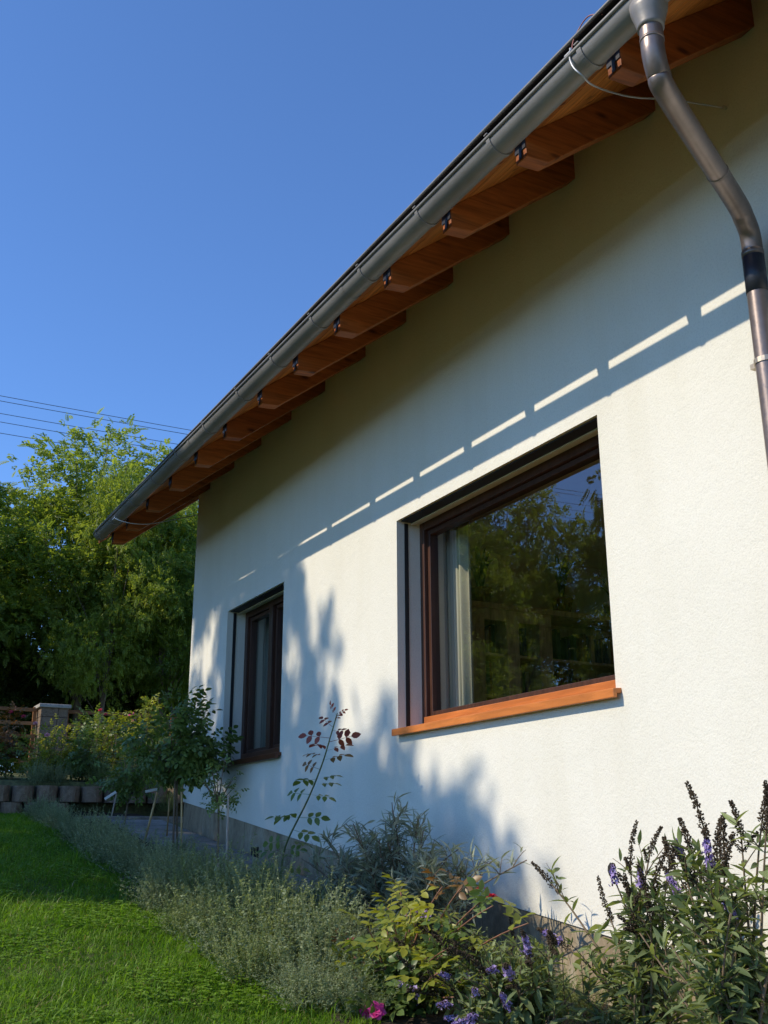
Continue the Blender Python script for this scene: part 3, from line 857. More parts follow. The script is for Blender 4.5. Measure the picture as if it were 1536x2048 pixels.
def make_tree(name, kind, mat, bark, label, loc, rot, sc, group):
    crown, wood = kind
    t = thing(name, label, "tree", loc, group); t.rotation_euler = (0, 0, rot); t.scale = (sc, sc, sc) if np.isscalar(sc) else sc
    o = link("crown", crown, None, t)
    if not crown.materials: crown.materials.append(mat)
    o.material_slots[0].link = 'OBJECT'; o.material_slots[0].material = mat
    w_ = link("trunk", wood, None, t)
    if not wood.materials: wood.materials.append(bark)
    return t

def kind(name, lobes, n_clu, per, tmpl, size, h0, top, r0, n, lean=(0, 0), spread=.55, shell=.55):
    me, C = crown_mesh(name + "_crown", lobes, n_clu, per, tmpl, size, spread, shell)
    mb = limbs(C, h0, top, r0, n, lean, .42)
    wd = np_mesh(name + "_wood", np.concatenate(mb.V), mb.F, smooth=True)
    return me, wd
K_LOC = kind("locust", [((0, 0, 7.6), (1.5, 1.6, 1.7)), ((-1.2, .3, 6.1), (1.7, 1.7, 1.3)), ((1.5, -.2, 6.0), (1.6, 1.7, 1.4)), ((-.2, -.6, 4.5), (2.5, 2.2, 1.3)),
                        ((-2.0, -.3, 3.6), (1.2, 1.4, 1.0)), ((2.1, .2, 3.7), (1.3, 1.4, 1.1))], 470, 22, FROND, .235, 3.0, 7.2, .12, 30)
K_LOC2 = kind("locust_b", [((.3, 0, 6.6), (1.5, 1.5, 1.6)), ((-1.3, 0, 5.0), (1.6, 1.6, 1.2)), ((1.3, .4, 4.6), (1.7, 1.6, 1.2)), ((0, -.3, 3.2), (2.2, 2.0, 1.2))], 340, 22, FROND, .235, 2.6, 6.0, .11, 24, (.4, .2))
K_DARK = kind("dark_tree", [((0, 0, 6.5), (2.4, 2.4, 2.3)), ((-.8, .4, 4.2), (2.5, 2.4, 1.8)), ((.9, -.4, 3.2), (2.4, 2.2, 1.6))], 280, 24, SPRIG, .36, 2.2, 8.0, .17, 34, (.2, 0), .7)
K_BUSH = kind("understorey", [((0, 0, 1.5), (1.5, 1.4, 1.2)), ((.6, .2, 2.4), (1.0, 1.0, .8)), ((-.7, 0, 1.0), (1.1, 1.0, .9))], 95, 22, SPRIG, .27, .8, 2.6, .05, 24, (0, 0), .5, .3)

def TG(x, y): return float(GT(y)) - .1
wood_group = "trees beyond the fence"
def lt(x, y, rot, sc, kind_, mat, bark, label, name="tree", grp=wood_group):
    make_tree(name, kind_, mat, bark, label, (x, y, TG(x, y)), rot, sc, grp)
lt(1.35, 23.2, .3, (1.16, 1.16, .90), K_LOC, L_LOC, BARK_L, "tall feathery green locust tree rising beneath the power lines", "locust_tree")
lt(-2.3, 22.0, 1.9, (.98, .98, .93), K_LOC2, L_LOC, BARK_L, "feathery locust tree at the edge of view above the fence pillar", "locust_tree")
lt(4.3, 23.6, 3.6, (1.1, 1.1, 1.0), K_LOC2, L_LOC, BARK_L, "feathery locust tree half hidden behind the house eave", "locust_tree")
lt(-.5, 25.8, 4.4, (.9, .9, .78), K_LOC, L_MID, BARK, "leafy tree filling the gap left of the tall locust", "locust_tree")
lt(3.0, 27.0, 1.2, (.95, .95, .82), K_LOC, L_MID, BARK, "leafy tree standing close behind the tall locust", "locust_tree")
lt(2.7, 21.0, 2.2, (.60, .60, .78), K_LOC2, L_LOC, BARK_L, "slim young locust with a bare slanting trunk above the fence", "locust_tree")
lt(1.25, 20.8, 5.2, (.55, .55, .8), K_LOC2, L_LOC, BARK_L, "slim young locust with pale upright trunk between pillar and slanting trunk", "locust_tree")
for i, (x, y, rt, s) in enumerate([(-3.5, 27.5, .2, .72), (.9, 30.5, 1.4, .66), (4.6, 31, 2.8, .7), (7.4, 28.5, 4.1, .8), (10.5, 31, 5.0, .9), (-7, 30, 3.3, .9)]):
    lt(x, y, rt, (s * 1.1, s * 1.1, s), K_DARK, L_DARK, BARK, ["dark broad tree at the back, beyond the fence pillar", "dark tree at the back, behind the tall locust", "dark tree at the back, behind the eave end",
       "dark tree at the back, hidden by the house corner", "dark tree at the back, deepest behind the house", "dark tree at the back, out past the lawn"][i], "shade_tree")
ub = [(-2.6, 20.8), (-.9, 23.6), (.9, 25.4), (2.2, 25.9), (3.6, 25.2), (5.0, 23.4), (-3.6, 22.0), (1.6, 24.5), (3.2, 24.9), (-.4, 24.2), (5.8, 24.0), (0.2, 27.4), (2.4, 28.6), (4.4, 27.8)]
names = ["at the lawn end", "behind the block pillar", "below the tall locust", "at the foot of the tall locust", "beside the slanting trunk", "next to the house corner", "past the lawn end",
         "deep behind the tall locust", "deep behind the slanting trunk", "deep behind the block pillar", "deep behind the house corner", "at the very back behind the pillar", "at the very back behind the locust", "at the very back by the house"]
for i, (x, y) in enumerate(ub):
    s = rng.uniform(.85, 1.25)
    lt(x, y, rng.uniform(0, 6.28), (s, s, s * rng.uniform(.8, 1.2)), K_BUSH, L_DARK, BARK, "dark understorey shrub " + names[i], "shrub", "understorey shrubs beyond the fence")

# trees on the far side of the lawn: they shade the wall and show in the window reflection
SX = .842; SYs = .194       # profile drop and sideways shift of the sunlight per metre towards the wall
poly = [(8.75, 2.65), (8.35, 1.95), (7.65, 1.3), (7.05, .85), (6.35, .42), (5.6, .12), (5.2, -.4), (6.0, -.75), (6.9, -1.1), (7.2, -1.5), (6.9, -2.0), (7.1, -2.6), (8.2, -3.6), (14.5, -3.6), (14.8, -.4), (12.6, .9), (10.7, 1.35), (10.15, 2.0), (9.6, 2.9)]
def inpoly(p):
    x, y = p; c = False; j = len(poly) - 1
    for i in range(len(poly)):
        xi, yi = poly[i]; xj, yj = poly[j]
        if (yi > y) != (yj > y) and x < (xj - xi) * (y - yi) / (yj - yi) + xi: c = not c
        j = i
    return c
C = []
while len(C) < 880:
    p = (rng.uniform(5, 15), rng.uniform(-3.7, 3.0))
    if not inpoly((p[0] + rng.normal(0, .2), p[1] + rng.normal(0, .2))): continue
    X = -rng.uniform(9.5, 14.0); C.append((X, p[0] - SYs * X, p[1] - SX * X))
while len(C) < 930:        # low clusters added to fill out the wall shadow
    p = (rng.uniform(5.1, 7.0), rng.uniform(-1.0, .55))
    if inpoly(p): X = -rng.uniform(9.5, 13.0); C.append((X, p[0] - SYs * X, p[1] - SX * X))
for _ in range(16):  # high leaf clusters added to block the sunlit strip under the far eave
    X = -rng.uniform(10, 13.5); C.append((X, rng.uniform(8.2, 11.4) - SYs * X, rng.uniform(2.42, 2.75) - SX * X))
C = np.array(C); base = np.array([-12.0, 12.4, float(G(12.4)) - .1])
per = 7; pos = np.repeat(C - base, per, 0); m = len(pos); rd = rand_dirs(m)
pos = pos + rd * np.where(np.arange(m) < 930 * per, .26, .10)[:, None] * rng.random((m, 1)) ** .6
d = unit(rd * .55 + np.array([0, 0, -1.0]) + .3 * rng.standard_normal((m, 3))); nrm = unit(np.array(SUN_TO) * 1.0 + .5 * rng.standard_normal((m, 3)))
V, F = scatter(FROND[0], FROND[1], basis(d, nrm), pos, np.stack([np.full(m, 1.35), np.ones(m), np.ones(m)], 1) * (.40 * rng.uniform(.7, 1.2, m))[:, None])
me = np_mesh("lawn_tree_crown", V, F, np.repeat(rng.uniform(0, 1, m), len(FROND[0])))
mb = limbs(C - base, 5.0, 10.2, .2, 60, (.4, -.6), .45)
wd = np_mesh("lawn_tree_wood", np.concatenate(mb.V), mb.F, smooth=True)
make_tree("locust_tree", (me, wd), L_LOC, BARK, "large locust across the lawn whose shade falls on the house wall", tuple(base), 0, 1.0, "trees across the lawn")
for i, (x, y, rt, s, kd, mt) in enumerate([(-15.0, 19.4, .5, (.8, .8, 1.12), K_LOC, L_LOC), (-14, 27.6, 2.2, 1.08, K_LOC, L_LOC), (-18, 31.5, 3.9, 1.55, K_LOC, L_LOC), (-17, 17.0, 5.0, .8, K_DARK, L_DARK), (-12.0, 33.5, 1.2, 1.5, K_LOC2, L_LOC), (-22, 27.5, .9, .9, K_DARK, L_MID), (-11, 23.4, 2.9, .62, K_LOC2, L_LOC), (-23, 38.5, 1.9, 1.5, K_LOC, L_MID)]):
    make_tree("boundary_tree", kd, mt, BARK, ["mirrored feathery tree nearest the middle of the large pane", "mirrored tall tree towards the curtain side of the pane", "mirrored tall tree behind the others, curtain side",
              "mirrored dark tree at the pane's bright outer side", "mirrored leafy tree beside the curtain edge of the pane", "mirrored dark tree low in the middle of the pane", "mirrored small feathery tree low in the pane", "mirrored big tree farthest off beyond the curtain side"][i],
              (x, y, .2), rt, s, "trees across the lawn")
for i in range(9):
    y = 14 + i * 3.1
    make_tree("boundary_shrub", K_BUSH, L_DARK, BARK, "dark boundary shrub mirrored low in the window glass", (-15.5 - 1.2 * (i % 3), y, .1), i * 1.3, 1.35, "boundary shrubs across the lawn")

for i, (z, dy) in enumerate([(14.05, 0), (13.87, 0), (13.59, .4), (13.29, .4), (13.05, .8)]):
    n = 24; xs_ = np.linspace(-45, 45, n); P = [(x, 34 + dy, z + (x - .4) * -.004 + 0.0006 * ((x) ** 2)) for x in xs_]
    V, F = tube(P, .010, 6)
    o = part("power_line", V, F, m_plain("cable_black", (.07, .07, .08), .6) if i == 0 else bpy.data.materials["cable_black"], None, smooth=True)
    tag(o, ["topmost", "second", "third", "fourth", "lowest"][i] + " of the five dark power lines crossing behind the locust", "power line", "power lines in the sky")

# ------------------------------------------------------------------ lawn grass
L_GRASS = m_leaf("grass_blade", (.072, .17, .014), (.235, .37, .042), .46, .45, .35, (1.2, 1.4, .5))
def blades(n, x0, x1, y0, y1, h, wd, keep=None):
    P = np.stack([rng.uniform(x0, x1, n), rng.uniform(y0, y1, n)], 1)
    if keep is not None: P = P[keep(P)]
    n = len(P); z = G(P[:, 1])
    a_ = rng.uniform(0, 6.28, n); patch = .75 + .5 * (np.sin(P[:, 0] * 3.1 + 1.3 * np.sin(P[:, 1] * 1.7)) * np.sin(P[:, 1] * 2.3) * .5 + .5)
    H = h * patch * rng.uniform(.5, 1.35, n); ln = rng.uniform(.2, 1.5, n) * H
    dx, dy = np.cos(a_), np.sin(a_); sx_, sy_ = -dy, dx; w_ = wd * rng.uniform(.6, 1.3, n)
    bx = np.stack([P[:, 0], P[:, 1], z - .01], 1); lean_ = np.stack([dx, dy, np.zeros(n)], 1); sd = np.stack([sx_, sy_, np.zeros(n)], 1) * w_[:, None] / 2
    m1 = bx + lean_ * (ln * .3)[:, None] + np.array([0, 0, 1]) * (H * .62)[:, None]
    tp = bx + lean_ * ln[:, None] + np.array([0, 0, 1]) * (H * rng.uniform(.45, 1.0, n))[:, None]
    V = np.stack([bx - sd, bx + sd, m1 + sd * .8, m1 - sd * .8, tp], 1).reshape(-1, 3)
    o_ = (np.arange(n) * 5)[:, None]
    F = np.concatenate([o_ + np.array([0, 1, 2]), o_ + np.array([0, 2, 3]), o_ + np.array([3, 2, 4])], 0)
    var = np.repeat(np.clip(rng.uniform(0, .8, n) + .7 * (patch - 1) + .25 * np.sin(P[:, 0] * 9 + P[:, 1] * 5) * np.sin(P[:, 1] * 11), 0, 1), 5)
    return V, F, var
edge = lambda P: P[:, 0] < -1.27 + .10 * np.sin(P[:, 1] * 3.1) + .06 * np.sin(P[:, 1] * 8.3)
sets = [blades(5000, -3.4, -1.08, 4.4, 12.0, .12, .0055, edge), blades(150000, -3.4, -1.08, 4.4, 9.0, .065, .0052, edge), blades(60000, -3.0, -1.1, 9.0, 12.75, .08, .007, edge),
        blades(45000, -9, -3.0, 1.0, 12.75, .08, .009), blades(15000, -3.4, -1.3, .5, 4.4, .08, .007, edge)]
off = 0; VV = []; FF = []; AA = []
for V, F, A in sets:
    VV.append(V); FF.append(F + off); AA.append(A); off += len(V)
# clover among the grass
n = 22000; P = np.stack([rng.uniform(-3.4, -1.4, n), rng.uniform(4.5, 12.5, n)], 1)
P = P[(np.sin(P[:, 0] * 4.3) * np.sin(P[:, 1] * 3.7 + P[:, 0]) > .1)]
pos = np.stack([P[:, 0], P[:, 1], G(P[:, 1]) + rng.uniform(.025, .075, len(P))], 1)
pos = np.repeat(pos, 3, 0); a_ = rng.uniform(0, 6.28, len(P)); a_ = np.repeat(a_, 3) + np.tile([0, 2.1, 4.2], len(P))
V, F = scatter(*leaf_diamond(.95), basis(np.stack([np.cos(a_), np.sin(a_), np.full(len(a_), -.1)], 1), unit(np.array([0, 0, 1.]) + .25 * rng.standard_normal((len(a_), 3)))), pos, rng.uniform(.012, .022, len(a_)))
VV.append(V); FF.append(F + off); AA.append(np.repeat(rng.uniform(.2, .8, len(pos)), 4))
grass = part("grass", np.concatenate(VV), np.concatenate(FF), L_GRASS, None, var=np.concatenate(AA))
V, F, A = blades(5000, -3.4, -1.3, 4.4, 11, .075, .004, edge); V2, F2, A2 = blades(9000, -3.6, -2.45, 4.2, 5.7, .06, .004, lambda P: (P[:, 0] + 3.0) ** 2 / .16 + (P[:, 1] - 4.85) ** 2 / .35 < rng.uniform(.2, 1.3, len(P)))
F = np.concatenate([F, F2 + len(V)]); V = np.concatenate([V, V2]); A = np.concatenate([A, A2])
dry = part('dry_grass', V, F, m_leaf('dry_blade', (.26, .21, .09), (.46, .40, .22), .3), None, var=A); dry['kind'] = 'stuff'; tag(dry, 'scattered straw-coloured dry blades in the lawn', 'grass')
grass['kind'] = 'stuff'; tag(grass, "thick uneven green grass and clover of the lawn", "grass")

# ------------------------------------------------------------------ catmint and other grey-green clumps
L_CAT = m_leaf("catmint_leaf", (.17, .215, .115), (.33, .38, .22), .36, .6, .25, (1.2, 1.25, .8))
L_CATY = m_leaf("yellow_catmint_leaf", (.15, .195, .08), (.31, .37, .17), .38, .6, .25, (1.25, 1.25, .7))
def clump_mesh(nst, rad, hgt, leaf, per, flower=.0, narrow=.45):
    V = []; F = []; A = []; off = 0; T = leaf_diamond(narrow)
    P = []; D = []; Nn = []; S = []; Av = []
    SV = []; SF = []; so = 0
    for i in range(nst):
        a_ = rng.uniform(0, 6.28); rr = rad * math.sqrt(rng.random()); out = rr * rng.uniform(.55, 1.15)
        b0 = np.array([.45 * rr * math.cos(a_), .45 * rr * math.sin(a_), -.02])
        hz = hgt * rng.uniform(.65, 1.15) * (1 - .45 * (rr / rad) ** 2)
        tip = np.array([out * math.cos(a_), out * math.sin(a_), hz]) + rng.normal(0, .045, 3)
        mdp = (b0 + tip) / 2 + np.array([0, 0, hz * .2]) + rng.normal(0, .05, 3)
        q = bez(b0, mdp, tip, 6)
        sd = np.array([-math.sin(a_), math.cos(a_), 0]) * .0016
        SV.append(np.concatenate([q - sd, q + sd])); SF.append(np.array([(j, j + 1, 7 + j) for j in range(5)] + [(j, 7 + j, 6 + j) for j in range(5)]) + so); so += 12
        t = rng.uniform(.12, 1, per); pp = q[0] * (1 - t[:, None]) ** 2 + 2 * (t * (1 - t))[:, None] * mdp + t[:, None] ** 2 * tip
        dd = rand_dirs(per, -.5); dd[:, 2] += .25
        P.append(pp); D.append(unit(dd)); Nn.append(unit(np.array([0, 0, 1.]) + .5 * rng.standard_normal((per, 3)))); S.append(leaf * rng.uniform(.6, 1.3, per) * (1.15 - .5 * t)); Av.append(np.clip(rng.uniform(.0, .45) + .45 * t + rng.uniform(-.2, .2, per), 0, 1))
    P = np.concatenate(P); V, F = scatter(*T, basis(np.concatenate(D), np.concatenate(Nn)), P, np.concatenate(S))
    var = np.repeat(np.concatenate(Av), 4); sv = np.concatenate(SV); sf = np.concatenate(SF)
    return np_mesh("clump", np.concatenate([V, sv]), np.concatenate([F, sf + len(V)]), np.concatenate([var, np.full(len(sv), .3)]))
CL = [clump_mesh(170, .44, .50, .027, 36) for _ in range(3)]
CL2 = [clump_mesh(130, .42, .46, .032, 30, 0, .3) for _ in range(2)]
for me in CL + CL2: me.materials.append(L_CAT)
def clump(me, x, y, s, rot, mat, label, name="catmint_clump", grp="catmint border along the lawn", cat="catmint"):
    t = thing(name, label, cat, (x, y, float(G(y)) + .02), grp)
    o = link("foliage", me, None, t); o.rotation_euler = (0, 0, rot); o.scale = (s, s, s * rng.uniform(.72, .92))
    o.material_slots[0].link = 'OBJECT'; o.material_slots[0].material = mat
row = np.arange(5.15, 12.6, .55)
for i, y in enumerate(row):
    dd = ["first", "second", "third", "fourth", "fifth", "sixth", "seventh", "eighth", "ninth", "tenth", "eleventh", "twelfth", "thirteenth", "fourteenth"][i] + " along the lawn edge, counted from the near end"
    clump(CL[i % 3], -1.23 + rng.uniform(-.08, .05), y, rng.uniform(.92, 1.12) * (1.0 if y < 7.0 else .80 if y < 10.2 else .58), rng.uniform(0, 6.28), L_CATY if (y < 7.2 and i % 2) else L_CAT, f"grey-green catmint clump {dd}")
for i, y in enumerate(np.arange(5.5, 8.7, .45)):
    clump((CL + CL2)[int(rng.integers(5))], -.78 + rng.uniform(-.1, .1), y + rng.uniform(-.1, .1), rng.uniform(.55, .8), rng.uniform(0, 6.28), L_CATY if y < 7.5 and i % 2 else L_CAT,
          f"leafy clump in the inner bed row, {['first', 'second', 'third', 'fourth', 'fifth', 'sixth', 'seventh', 'eighth', 'ninth', 'tenth', 'last'][i]} from the rose bush", "bed_clump", "inner row of bed plants", "perennial")
for i, (x, y, s) in enumerate([(-1.25, 4.62, .72), (-1.02, 4.85, .6), (-1.40, 4.95, .55)]):
    clump(CL2[i % 2], x, y, s, i * 1.7, L_CAT, ["low silvery clump by the pink rose", "low silvery clump tucked behind the pink rose", "low silvery clump at the very edge of the lawn"][i], "silver_clump", "low silvery clumps in front", "perennial")

# ------------------------------------------------------------------ shrubs and roses
L_BUD = m_leaf("buddleia_leaf", (.11, .16, .07), (.27, .33, .15), .38, .5, .35)
L_BUDG = m_leaf("grey_buddleia_leaf", (.17, .20, .14), (.34, .37, .27), .3, .6, .3, (1.15, 1.2, .85))
L_ROSE = m_leaf("rose_leaf", (.065, .115, .03), (.16, .23, .06), .36, .4, .45)
L_ROSEY = m_leaf("young_rose_leaf", (.15, .21, .03), (.36, .36, .05), .42, .4, .45)
L_ROSER = m_leaf("red_rose_leaf", (.14, .035, .02), (.26, .075, .04), .35, .38, .5, (1.5, .8, .6))
L_ROSEB = m_leaf("bronze_rose_leaf", (.13, .08, .02), (.24, .13, .03), .35, .38, .5, (1.5, 1.0, .5))
FLOWER = m_tint("flower_petal", .6, .25)

BLADE = leaf_blade(.26, .05, .22)
NARROW = leaf_blade(.15, .03, .3)
BROAD = leaf_blade(.62, .07, .14)
def leaf_mesh(T, mat, name):
    me = np_mesh(name, T[0], T[1], np.full(len(T[0]), .45), smooth=True); me.materials.append(mat); return me
def rose_leaf(n=5, L=1.0):
    P = [place(BROAD, (0, .95, -.10), (0, 1, -.35), (0, .3, 1), .42)]
    for i in range((n - 1) // 2):
        y = .75 - .32 * i
        for s in (-1, 1): P.append(place(BROAD, (0, y, -.05 * y), (s, .45, -.3), (s * -.15, .1, 1), .38 - .03 * i))
    P.append((np.array([(-.012, 0, 0), (.012, 0, 0), (.006, .95, -.10), (-.006, .95, -.10)]), np.array([(0, 1, 2), (0, 2, 3)])))
    return join_templates(P)
ROSE5, ROSE7 = rose_leaf(5), rose_leaf(7)

def put_leaf(me, root, pos, d, nrm, s, name="leaf"):
    B = basis(np.array([d], float), np.array([nrm], float))[0] * s
    r0 = world_loc(root); p = np.asarray(pos) - r0
    o = link(name, me, None, root)
    o.matrix_local = Matrix([(*B[0], p[0]), (*B[1], p[1]), (*B[2], p[2]), (0, 0, 0, 1)])
    return o

# flower spikes
PETAL = join_templates([place(leaf_diamond(.8, .1), (0, 0, 0), (math.cos(a_), math.sin(a_), .35), (0, 0, 1), 1.0) for a_ in (0.2, 1.77, 3.34, 4.91)])
SEED = (np.array([(0, 0, -.2), (.5, 0, .4), (0, .5, .4), (-.5, 0, .4), (0, -.5, .4), (0, 0, 1.1)], float), np.array([(0, 2, 1), (0, 3, 2), (0, 4, 3), (0, 1, 4), (5, 1, 2), (5, 2, 3), (5, 3, 4), (5, 4, 1)]))
def spike_mesh(L, R, n, mix, bend=.15, dense=1.0):
    """mix: share of open purple florets (towards the tip when partial)"""
    t = np.sort(rng.random(n) ** .9); a_ = rng.uniform(0, 6.28, n)
    rad = R * (1 - t) ** .6 * rng.uniform(.35, 1.15, n) * (.8 + .35 * np.sin(t * 38)) + .002
    ax = np.stack([bend * L * t * t, np.zeros(n), L * t], 1)
    out = np.stack([np.cos(a_), np.sin(a_), np.full(n, .35)], 1)
    pos = ax + out * rad[:, None]
    if mix > .9: purple = rng.random(n) < .72
    elif mix <= 0: purple = np.zeros(n, bool)
    else: purple = (np.abs(t - .55) < mix * .42) & (rng.random(n) < .85)
    Vs = []; Fs = []; Ts = []; off = 0
    for sel, T, sz, cols in ((purple, PETAL, .0085, ((.30, .20, .48), (.54, .42, .74))), (~purple, SEED, .0064, ((.035, .026, .018), (.13, .095, .06)))):
        k = int(sel.sum())
        if not k: continue
        o_ = unit(out[sel] + .4 * rng.standard_normal((k, 3))); hlp = unit(rng.standard_normal((k, 3)))
        B = basis(np.cross(o_, hlp), o_)           # normal points outwards
        V, F = scatter(T[0], T[1], B, pos[sel], sz * rng.uniform(.7, 1.35, k))
        c = np.array(cols[0]) + (np.array(cols[1]) - np.array(cols[0])) * rng.random((k, 1))
        Vs.append(V); Fs.append(F + off); Ts.append(np.repeat(c, len(T[0]), 0)); off += len(V)
    V, F = tube([(bend * L * s * s, 0, L * s) for s in np.linspace(0, .97, 6)], np.linspace(.0035, .0012, 6), 5)
    F = np.array([f[:3] for f in F if len(f) == 4] + [(f[0], f[2], f[3]) for f in F if len(f) == 4])
    Vs.append(V); Fs.append(F + off); Ts.append(np.tile([(.07, .06, .03)], (len(V), 1)))
    me = np_mesh("flower_spike", np.concatenate(Vs), np.concatenate(Fs), tint=np.concatenate(Ts)); me.materials.append(FLOWER); return me
SP_BROWN = [spike_mesh(l_, .0128, 260, 0, b_) for l_, b_ in ((.21, .12), (.17, -.18), (.19, .28), (.15, .2))] + [spike_mesh(.11, .0095, 130, 0, .15)]
SP_PURP = [spike_mesh(.10, .019, 140, .93, b_) for b_ in (.15, .3)]
SP_SMALL = [spike_mesh(.075, .018, 100, .93, b_) for b_ in (.1, .3)]
SP_MIX = [spike_mesh(.19, .018, 250, .6, b_) for b_ in (.15, -.1)]
def put_spike(me, root, pos, d, s=1.0, label=None):
    z = np.asarray(d, float); z /= np.linalg.norm(z); _, u, v = frame_of(z)
    a_ = rng.uniform(0, 6.28); uu = u * math.cos(a_) + v * math.sin(a_); vv = np.cross(z, uu)
    p = np.asarray(pos) - world_loc(root); B = np.stack([uu, vv, z], 1) * s
    o = link("flower_spike", me, None, root)
    o.matrix_local = Matrix([(*B[0], p[0]), (*B[1], p[1]), (*B[2], p[2]), (0, 0, 0, 1)])
    if label: o['label'] = label
    return o

BUD_ME = leaf_mesh(BLADE, L_BUD, "buddleia_leaf"); BUD_ME2 = leaf_mesh(leaf_blade(.34, .04, .30), L_BUD, "buddleia_leaf_wide")
BUDG_ME = leaf_mesh(NARROW, L_BUDG, "grey_leaf")
def shrub(name, label, base, stems, lmes, fol_mat, leaf_len, sm, pairs=9, side=5, fol_T=BLADE, group="butterfly bushes against the wall", max_leaves=150, smallk=.55, low=.25):
    """stems: (tip, spike kind or None). Leaves in opposite pairs; big ones are objects, small side-shoot ones are massed."""
    root = thing(name, label, "shrub", tuple(base), group); base = np.array(base)
    mb = MB(); P = []; D = []; Nn = []; S = []; cnt = 0
    for tip, sp in stems:
        tip = np.array(tip, float); b0 = base + np.array([rng.uniform(-.09, .09), rng.uniform(-.09, .09), -.03])
        h = tip - b0; mid = b0 + h * np.array([.35, .35, .62]) + rng.normal(0, .03, 3)
        q = bez(b0, mid, tip, 16); mb.tube(q, np.linspace(.0085, .0028, 16), 6)
        tg = np.gradient(q, axis=0)
        az = rng.uniform(0, 6.28)
        for j in range(pairs):
            t = low + (1 - low) * (j + rng.uniform(-.2, .2)) / pairs; k = int(np.clip(t, 0, .97) * 15); p = q[k]; T_ = unit(tg[k])
            az += 1.57 + rng.normal(0, .25); _, u, v = frame_of(T_)
            for sg in (1, -1):
                dr = unit(sg * (u * math.cos(az) + v * math.sin(az)) + .45 * T_ + np.array([0, 0, -.12]) + rng.normal(0, .12, 3))
                L = leaf_len * rng.uniform(.7, 1.2) * (1.15 - .5 * t)
                if cnt < max_leaves:
                    put_leaf(lmes[int(rng.integers(len(lmes)))], root, p, dr, unit(np.array([0, 0, 1.]) + .35 * rng.standard_normal(3)), L); cnt += 1
                else:
                    P.append(p); D.append(dr); Nn.append(unit(np.array([0, 0, 1.]) + .35 * rng.standard_normal(3))); S.append(L)
        for j in range(side):
            k = int(rng.uniform(.3, .95) * 15); p = q[k]; dr = unit(rand_dirs(1, -.1)[0] + np.array([0, 0, .5])); ln = leaf_len * rng.uniform(.7, 1.6)
            tip2 = p + dr * ln; qq = bez(p, p + dr * ln * .5 + np.array([0, 0, .02]), tip2, 5); mb.tube(qq, np.linspace(.003, .0012, 5), 4, False)
            for _ in range(9):
                tt = rng.uniform(.15, 1); k2 = int(tt * 4)
                P.append(qq[k2] + rng.normal(0, .004, 3)); D.append(unit(rand_dirs(1, -.5)[0] + .5 * dr)); Nn.append(unit(np.array([0, 0, 1.]) + .5 * rng.standard_normal(3))); S.append(leaf_len * smallk * rng.uniform(.5, 1.2))
        if sp is not None:
            td = unit(tg[-1]); kinds = {'b': SP_BROWN, 'p': SP_PURP, 'm': SP_MIX, 's': SP_SMALL}[sp]
            put_spike(kinds[int(rng.integers(len(kinds) - (sp == 'b')))], root, tip - td * .02, td, sm * rng.uniform(.85, 1.15), {'b': "dead brown flower spike", 'p': "open purple flower spike", 'm': "half faded purple flower spike", 's': "short purple flower spike"}[sp])
            if sp in 'bm':
                for sg in range(int(rng.integers(0, 3))):
                    _, u, v = frame_of(td); aa = rng.uniform(0, 6.28)
                    put_spike(SP_BROWN[4], root, q[14], unit(td + .7 * (u * math.cos(aa) + v * math.sin(aa))), sm * rng.uniform(.6, .9), "small dead side spike")
    if P:
        V, F = scatter(fol_T[0], fol_T[1], basis(np.array(D), np.array(Nn)), np.array(P), np.array(S))
        o = part("foliage", V, F, fol_mat, root, smooth=True, var=np.repeat(rng.uniform(0, .9, len(P)), len(fol_T[0]))); o['kind'] = 'stuff'
    mb.done("stems", STEM_B, root, smooth=True)
    return root
def gnd(x, y, dz=0.0): return (x, y, float(G(y)) + .02 + dz)

def fill(pts, n, spread, kinds=(None,)):
    """extra leafy stems around the given tips"""
    out = []
    for _ in range(n):
        p = np.array(pts[int(rng.integers(len(pts)))], float) + rng.normal(0, spread, 3); out.append((tuple(p), kinds[int(rng.integers(len(kinds)))]))
    return out
shrub("butterfly_bush", "tall butterfly bush with dark seed spikes and a few purple flowers before the stone plinth", gnd(-.42, 3.62), [
    ((-.45, 3.63, -.10), 'b'), ((-.45, 3.50, -.05), 'b'), ((-.47, 3.38, -.12), 'b'), ((-.45, 3.79, -.32), 'b'), ((-.50, 4.12, -.20), 'b'),
    ((-.54, 3.63, -.17), 's'), ((-.54, 3.47, -.17), 's'), ((-.52, 4.00, -.46), 'm'), ((-.40, 3.42, -.22), 'b'), ((-.45, 3.36, -.30), 'b'), ((-.55, 3.52, -.34), 'b'), ((-.52, 3.55, -.26), 'b'), ((-.5, 3.45, -.20), 'b'), ((-.47, 3.58, -.30), 'b'), ((-.55, 3.42, -.28), 'b')]
    + fill([(-.55, 3.7, -.5), (-.45, 3.5, -.45), (-.55, 3.9, -.6), (-.5, 3.5, -.62)], 6, .09),
    [BUD_ME, BUD_ME2], L_BUD, .13, 1.0, 8, 6, max_leaves=230)
